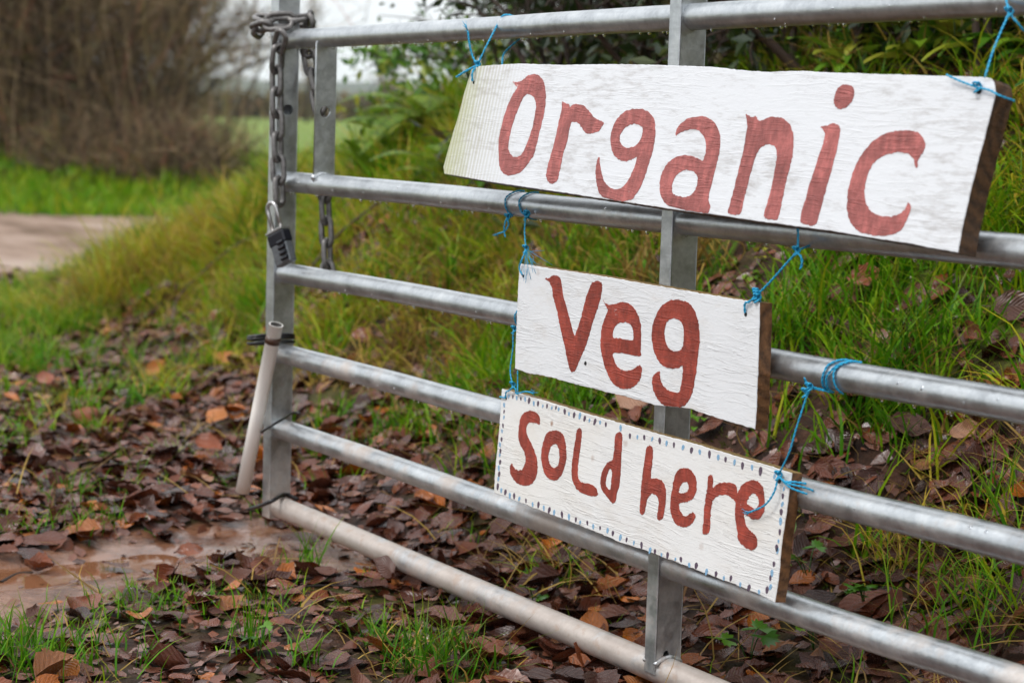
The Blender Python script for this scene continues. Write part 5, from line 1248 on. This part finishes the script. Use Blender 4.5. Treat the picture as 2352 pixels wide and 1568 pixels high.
# 3: veg left, round the second rail
z2 = 0.788
ka = gy(1208, 497, -.030); kb = gy(1207, 572, -.046)
xa = float(gy(1192, 470, -.024)[0]); xb = float(gy(1160, 470, -.024)[0])
twine('twine', 'blue twine with bushy knot hanging the left end of the Veg board', [
    hoop(xa + .02, z2, .0245, 100, 30, 4, -.02) + hoop(xa, z2, .0245, 10, -60, 4, .012) + [ka, gy(1205, 530, -.038), kb, gy(1198, 598, -.058), onS(S2, 1197, 615, .004), onS(S2, 1202, 632, .002)],
    hoop(xa + .012, z2, .0245, -60, -220, 5, .01)],
    knots=[ka, ka + np.array([.003, 0, .004]), kb], frays=[(kb, (.5, -.1, -.75), .045), (kb, (.9, -.1, -.40), .05), (ka, (.2, -.2, .6), .014)])
kc = gy(1165, 500, -.028)
twine('twine', 'short spare loop of blue twine on the second rail beside the bushy knot', [
    hoop(xb + .02, z2 + .0005, .0245, 100, 30, 4, -.02) + hoop(xb, z2, .0245, 10, -60, 4, .008) + [kc, gy(1168, 515, -.03), gy(1160, 530, -.032), gy(1143, 537, -.033)],
    [kc, gy(1160, 512, -.034), gy(1158, 530, -.034), gy(1161, 545, -.034)]], knots=[kc], frays=[(gy(1143, 537, -.033), (-.5, 0, -.3), .008)])
# 4: veg right
kd = gy(1829, 577, -.044); ke = gy(1738, 678, -.052)
twine('twine', 'blue twine slanting from the second rail to the right corner of the Veg board', [
    [gy(1832, 522, -.040), gy(1833, 545, -.038), kd, gy(1800, 612, -.046), gy(1768, 648, -.050), ke, gy(1722, 692, -.058), onS(S2, 1716, 697, .004), onS(S2, 1713, 719, .002)],
    [kd, gy(1845, 570, -.03), gy(1862, 563, -.01), gy(1872, 558, .01)],
    [kd, gy(1840, 590, -.045), gy(1842, 605, -.045), gy(1838, 618, -.045)],
    [ke, gy(1745, 690, -.045), gy(1747, 700, -.04)], [ke, gy(1730, 694, -.048), gy(1741, 697, -.04)]], knots=[kd, ke, ke + np.array([.004, -.002, -.004]), ke + np.array([-.004, .002, .003])], r=.0016)
# 5: left hanger of the dotted board, round the third rail
xc = float(gy(1181, 720, -.024)[0]); kf_ = gy(1180, 757, -.036)
kg = gy(1177, 885, -.050)
twine('twine', 'blue twine from the third rail past the Veg board to the dotted board left corner', [
    hoop(xc + .02, .589, .0240, 100, 20, 4, -.015) + hoop(xc + .002, .589, .0240, 0, -60, 3, .0) + [kf_, gy(1178, 800, -.040), gy(1172, 850, -.045), kg, gy(1170, 896, -.052), onS(S3, 1167, 900, .004), onS(S3, 1163, 914, .002)],
    [gy(1189, 850, -.020), gy(1189, 890, -.024), onS(S3, 1192, 905, .003)],
    [kg, gy(1184, 893, -.05), onS(S3, 1190, 903, .004), onS(S3, 1200, 902, .005), onS(S3, 1215, 899, .006), onS(S3, 1232, 903, .006)],
    [onS(S3, 1163, 913, .003), onS(S3, 1152, 911, .004)]], knots=[kg, kf_], frays=[(onS(S3, 1225, 900, .006), (.8, -.1, .1), .012)], r=.0013)
# 6: right hanger of the dotted board
xd = float(gy(1885, 850, -.024)[0]); kh = gy(1858, 890, -.036); ki = onS(S3, 1796, 1092, .007)
twine('twine', 'blue twine wound round the third rail and knotted to the dotted board right corner', [
    hoop(xd + .03, .5865, .0245, 110, 40, 4, -.02) + hoop(xd + .008, .5865, .0245, 20, -65, 5, -.01) + [kh, gy(1851, 915, -.04), gy(1830, 980, -.046), gy(1812, 1040, -.050), ki, onS(S3, 1791, 1100, .002)],
    hoop(xd + .05, .5865, .0245, 110, 40, 4, -.02) + hoop(xd + .028, .5865, .0245, 20, -70, 5, .005),
    hoop(xd + .04, .5865, .0252, 80, 10, 4, -.022) + hoop(xd + .014, .5865, .0252, -5, -75, 4, -.006) + [kh],
    [kh, gy(1849, 872, -.04), gy(1848, 868, -.042)],
    [ki, onS(S3, 1790, 1130, .010), onS(S3, 1770, 1160, .012), onS(S3, 1731, 1177, .010)],
    [ki, onS(S3, 1812, 1105, .008), onS(S3, 1825, 1112, .006), onS(S3, 1838, 1118, -.006), onS(S3, 1846, 1126, -.018)],
    [ki, onS(S3, 1815, 1112, .007), onS(S3, 1826, 1122, .004), onS(S3, 1842, 1134, -.010)],
    [onS(S3, 1808, 1106, .008), onS(S3, 1826, 1106, .004), onS(S3, 1840, 1110, -.010)]],
    knots=[kh, kh + np.array([-.004, -.003, -.008]), ki], frays=[(onS(S3, 1735, 1176, .010), (-.8, -.1, -.3), .012)], r=.0015)
# flat dark discs on the boards, painting the shade inside the cord holes
def hole_disc(S, X, Y, r=.0028):
    a, b = S.loc((X, Y)); me = plate_with_holes(circ(a, b, r, 12), [], .0008, Matrix.Translation((0, 0, .0001)), 'cord_hole_shade', HOLESHADE, S.e)
hole_disc(S1, 1088, 190); hole_disc(S1, 2249, 210, .004); hole_disc(S2, 1202, 634); hole_disc(S2, 1713, 722, .0032); hole_disc(S3, 1163, 915, .002); hole_disc(S3, 1790, 1104, .004)
hole_disc(S2, *C2((800, 855)), .0035)

# ------------------------------------------------------------------ chain and padlock
def link_mesh(L=.0730, W=.039, r=.0062):
    pts = []; rad = W / 2 - r; st = L / 2 - r - rad
    for k in range(9): a = -math.pi / 2 + math.pi * k / 8; pts.append((rad * math.cos(a + math.pi / 2 - math.pi / 2) * 0 + rad * math.sin(a), st + rad * math.cos(a)))
    for k in range(9): a = math.pi / 2 + math.pi * k / 8; pts.append((rad * math.sin(a), -st + rad * math.cos(a)))
    pts = [np.array([p[0], 0, p[1]]) for p in pts]; V = []; n = len(pts); s = 8
    for i in range(n):
        T = pts[(i + 1) % n] - pts[i - 1]; T /= np.linalg.norm(T); a = np.array([0, 1.0, 0]); b = np.cross(T, a)
        for j in range(s): g = 2 * math.pi * j / s; V.append(pts[i] + r * (math.cos(g) * a + math.sin(g) * b))
    F = [(i * s + j, i * s + (j + 1) % s, ((i + 1) % n) * s + (j + 1) % s, ((i + 1) % n) * s + j) for i in range(n) for j in range(s)]
    return mesh_py('link', V, F, [CHAINM])
LM = link_mesh(); PITCH_ = .0486
chain = empty('chain', (0.03, -.03, 1.15), 'rusty steel chain wrapped round the gate end stile and hanging down', 'chain')
def lay(path, start_roll=0.0):
    Q = smooth_path(path, 12); L_ = np.concatenate([[0], np.cumsum(np.linalg.norm(np.diff(Q, axis=0), axis=1))])
    n = int(L_[-1] / PITCH_); at = lambda s: np.array([np.interp(s, L_, Q[:, k]) for k in range(3)])
    for i in range(n):
        a, b = at(i * PITCH_), at((i + 1) * PITCH_); c = (a + b) / 2; d = Vector(b - a).normalized()
        q_ = d.to_track_quat('Z', 'Y'); M = q_.to_matrix().to_4x4() @ Matrix.Rotation(start_roll + (math.pi / 2 if i % 2 else 0) + random.uniform(-.15, .15), 4, 'Z')
        o = link('link', LM, chain); o.matrix_world = Matrix.Translation(tuple(c)) @ M
        o.parent = chain; o.matrix_parent_inverse = Matrix.Identity(4); o.matrix_basis = Matrix.Translation(tuple(c - np.array(chain.location))) @ M
yf = -.042
lay([gy(648, 78, -.052), gy(636, 130, yf), gy(636, 240, yf), gy(638, 350, yf), gy(642, 460, yf), gy(645, 510, yf)], 1.03)
ringc = [(0.02 + .052 * math.cos(a), 0.0 + .060 * math.sin(a), 1.148 + .006 * math.sin(2 * a)) for a in np.linspace(-1.9, 4.0, 12)]
lay([np.array(p) for p in ringc], 0.3)
ringd = [(0.02 + .060 * math.cos(a), 0.0 + .066 * math.sin(a), 1.128 + .010 * math.cos(a)) for a in np.linspace(-2.6, -0.2, 8)]
lay([np.array(p) for p in ringd] , 1.0)
lay([np.array([.085, .03, 1.15]), gy(705, 95, .045), gy(712, 140, .045), gy(742, 300, .045), gy(746, 450, .045), gy(750, 540, .045), gy(753, 640, .045), gy(753, 700, .045)], 1.0)

def rounded_box(w, h, d, r=.004):
    V, F = box(-w / 2, w / 2, -d / 2, d / 2, -h / 2, h / 2); return V, F
lockc = gy(648, 568, -.050); lk = empty('padlock', lockc, 'grey and black combination padlock hanging from the chain end', 'padlock')
lk.rotation_euler = (0.05, math.radians(-22), math.radians(14)); lk.scale = (1.5, 1.4, 1.4)
V, F = rounded_box(.036, .056, .016); b_ = link('body', mesh_py('body', V, F, [LOCKG], smooth=False), lk); m = b_.modifiers.new('b', 'BEVEL'); m.width = .004; m.segments = 3
V, F = box(-.0190, .0190, -.0088, .0088, .004, .0250); c_ = link('cover', mesh_py('cover', V, F, [LOCKB], smooth=False), lk); m = c_.modifiers.new('b', 'BEVEL'); m.width = .003; m.segments = 2
V, F = box(-.0192, .0186, -.0094, .0094, .0250, .0290); c_ = link('cap', mesh_py('cap', V, F, [STEEL], smooth=False), lk); m = c_.modifiers.new('b', 'BEVEL'); m.width = .001; m.segments = 2
for i in range(4):
    V, F = tube_path([np.array([.002, -.0085, .006 - i * .0085]), np.array([.0165, -.0085, .006 - i * .0085])], .0034, 12); link('dial', mesh_py('dial', V, F, [LOCKB], smooth=False), lk)
sp_ = [np.array([-.010, 0, .026]), np.array([-.010, 0, .060])] + [np.array([-.010 * math.cos(a), 0, .062 + .011 * math.sin(a)]) for a in np.linspace(.2, math.pi - .2, 7)] + [np.array([.010, 0, .060]), np.array([.010, 0, .026])]
V, F = tube_path(sp_, .0032, 10); link('shackle', mesh_py('shackle', V, F, [STEEL]), lk)

# ------------------------------------------------------------------ plastic pipe and black cords
pt, pb = gy(634, 745, -.052), gy(557, 1128, -.070)
mid = (pt + pb) / 2; ax = (pb - pt) / np.linalg.norm(pb - pt)
pipe = empty('plastic_pipe', mid, 'white plastic pipe lashed at a slant to the foot of the end stile', 'pipe')
vo, fo = tube_path([pt, mid, pb], .0160, 26, cap=False); vi, fi = tube_path([pt, mid, pb], .0135, 26, cap=False)
n = 26; V = np.vstack([vo, vi]) - mid; F = list(fo) + [tuple(reversed([i + len(vo) for i in q_])) for q_ in fi]
for b0 in (0, 2 * n):
    for s in range(n): F.append((b0 + s, b0 + (s + 1) % n, len(vo) + b0 + (s + 1) % n, len(vo) + b0 + s))
link('tube', mesh_py('tube', V, F, [PVC]), pipe)
def band(t, w, r, mat, name):
    a = pt + (pb - pt) * t; b = a + ax * w; V, F = tube_path([a, b], r, 24, cap=True); link(name, mesh_py(name, V - mid, F, [mat]), pipe)
band(.070, .016, .0170, BROWNTAPE, 'tape_band')
def cord(pts, r, label, extra=()):
    parts = [tube_path(smooth_path(p, 7), r, 7) for p in [pts] + list(extra)]; V, F = join(parts); P0 = V.mean(axis=0)
    o = link('black_cord', mesh_py('black_cord', V - P0, F, [BLACK])); o.location = tuple(P0); tag(o, label, 'cord'); return o
def around(z0, z1, off, n=28, x0=-.006, x1=.046, y0=-.072, y1=.031):
    out = []
    cxm, cym = (x0 + x1) / 2, (y0 + y1) / 2
    for i in range(n + 1):
        a = 2 * math.pi * i / n; c, s = math.cos(a), math.sin(a); k = 1 / max(abs(c) ** .5, 1e-6)
        out.append(np.array([cxm + (x1 - x0) / 2 * math.copysign(abs(c) ** .6, c), cym + (y1 - y0) / 2 * math.copysign(abs(s) ** .6, s), z0 + (z1 - z0) * (.5 + .5 * c) + off]))
    return out
zc = float(gy(640, 785, -.03)[2])
cord(around(zc - .004, zc + .006, 0), .0036, 'black elastic cord wound round the pipe top and the end stile', [around(zc - .014, zc - .004, .0), around(zc + .000, zc + .012, 0)])
cord([gy(600, 992, -.088), gy(622, 978, -.082), gy(650, 962, -.045), un(672, 948, (.043, 0, 0), (1, 0, 0)), np.array([.050, .040, .268]), np.array([0.0, .045, .262]), np.array([-.016, .0, .235]), gy(600, 992, -.088)], .0030, 'thin black cord crossing the stile halfway up the pipe')
gz = .028
cord([gy(575, 1168, -.05), gy(600, 1160, -.052), gy(628, 1148, -.04), un(655, 1135, (.045, 0, 0), (1, 0, 0)), np.array([.052, .04, .072])], .0048, 'thick black cord looped round the stile foot at ground level')

# ------------------------------------------------------------------ leaves one can point at, twigs
def hero_leaf(X, Y, size, mat, az, tilt, var, label, lift=.045, pos=None):
    P = on_terrain(X, Y) if pos is None else np.array(pos); V, F, U = LT[var]
    me = mesh_np('fallen_leaf', V, F, [mat], {'rnd': np.zeros(len(V)), 'luv': U})
    o = link('fallen_leaf', me); nrm = tnormal(np.array([P[0]]), np.array([P[1]])) + np.array([tilt])
    R3 = rotmats(nrm, np.array([az]))[0]
    o.matrix_world = Matrix.Translation((P[0], P[1], P[2] + lift)) @ Matrix(R3.tolist()).to_4x4() @ Matrix.Scale(size, 4)
    tag(o, label, 'leaf'); return o
toc = np.array([.86, -.5, 0])
hero_leaf(520, 850, .085, LEAF_OR, 0.6, toc * .9, 1, 'bright orange leaf in grass left of the pipe top')
hero_leaf(357, 875, .085, LEAF_OR, 1.9, toc * 1.2, 2, 'orange leaf standing up in the grass, farther left than the pipe')
hero_leaf(497, 985, .090, LEAF_OR, 2.3, toc * .5, 3, 'vivid orange leaf lying left of the pipe middle')
hero_leaf(195, 985, .085, LEAF_RED, 1.4, toc * 1.4, 6, 'upright russet leaf in the left verge')
hero_leaf(480, 1060, .085, LEAF_RED, 0.5, toc * 1.0, 4, 'curled russet leaf beside the lower end of the pipe')
hero_leaf(105, 900, .085, LEAF_RED, 2.9, toc * .5, 0, 'dark red leaf near the left edge in patchy grass')
hero_leaf(140, 1560, .085, LEAF_OR, 0.2, toc * .4, 3, 'orange brown leaf at the very bottom left', .02)
hero_leaf(1450, 962, .090, LEAF_TAN, 0.2, toc * .6, 8, 'pale pink brown leaf behind the gap between the two lower signs')
hero_leaf(1985, 700, .080, LEAF_RED, 0.9, toc * .7, 2, 'rust red leaf on the bank right of the Veg sign')
hero_leaf(2090, 1040, .085, LEAF_BR, 0.4, toc * .7, 1, 'dark brown folded leaf on mossy soil between third and fourth rails')
hero_leaf(2215, 1050, .060, LEAF_TAN, 1.2, toc * .9, 7, 'crumpled light brown leaf on the bank near the right edge')
hero_leaf(2330, 770, .095, LEAF_BR, 1.0, toc * 1.0, 8, 'large brown leaf at the right edge above the third rail')
hero_leaf(1080, 1180, .080, LEAF_OR, 1.0, toc * .8, 9, 'orange leaf just left of the dotted sign, below its corner')
hero_leaf(1000, 955, .075, LEAF_TAN, 2.4, toc * .8, 3, 'tan leaf seen between the third and fourth rails')
pl = gy(885, 1300, -.030)
hero_leaf(0, 0, .075, LEAF_BR, 2.7, np.array([.2, -2.0, -.4]), 1, 'brown leaf stuck against the side of the bottom rail', 0, pos=pl + np.array([0, 0, .0]))
def twig(pts, r, label):
    Q = []
    for X, Y in pts: P = on_terrain(X, Y); Q.append(P + np.array([0, 0, .012]))
    V, F = tube_path(smooth_path(Q, 6), r, 6); o = place('twig', V, F, TWIGD); tag(o, label, 'twig')
twig([(560, 1355), (680, 1345), (800, 1332), (900, 1322)], .0028, 'long thin twig lying on the mud left of the bottom rail')
twig([(640, 1368), (760, 1362), (860, 1366)], .0020, 'shorter twig parallel to the long thin one')
twig([(2, 1352), (40, 1338), (75, 1330)], .0050, 'stubby dark stick at the left end of the mud rut')
twig([(1700, 1430), (1780, 1440), (1900, 1452)], .003, 'dark twig in the leaves beneath the right part of the fifth rail')
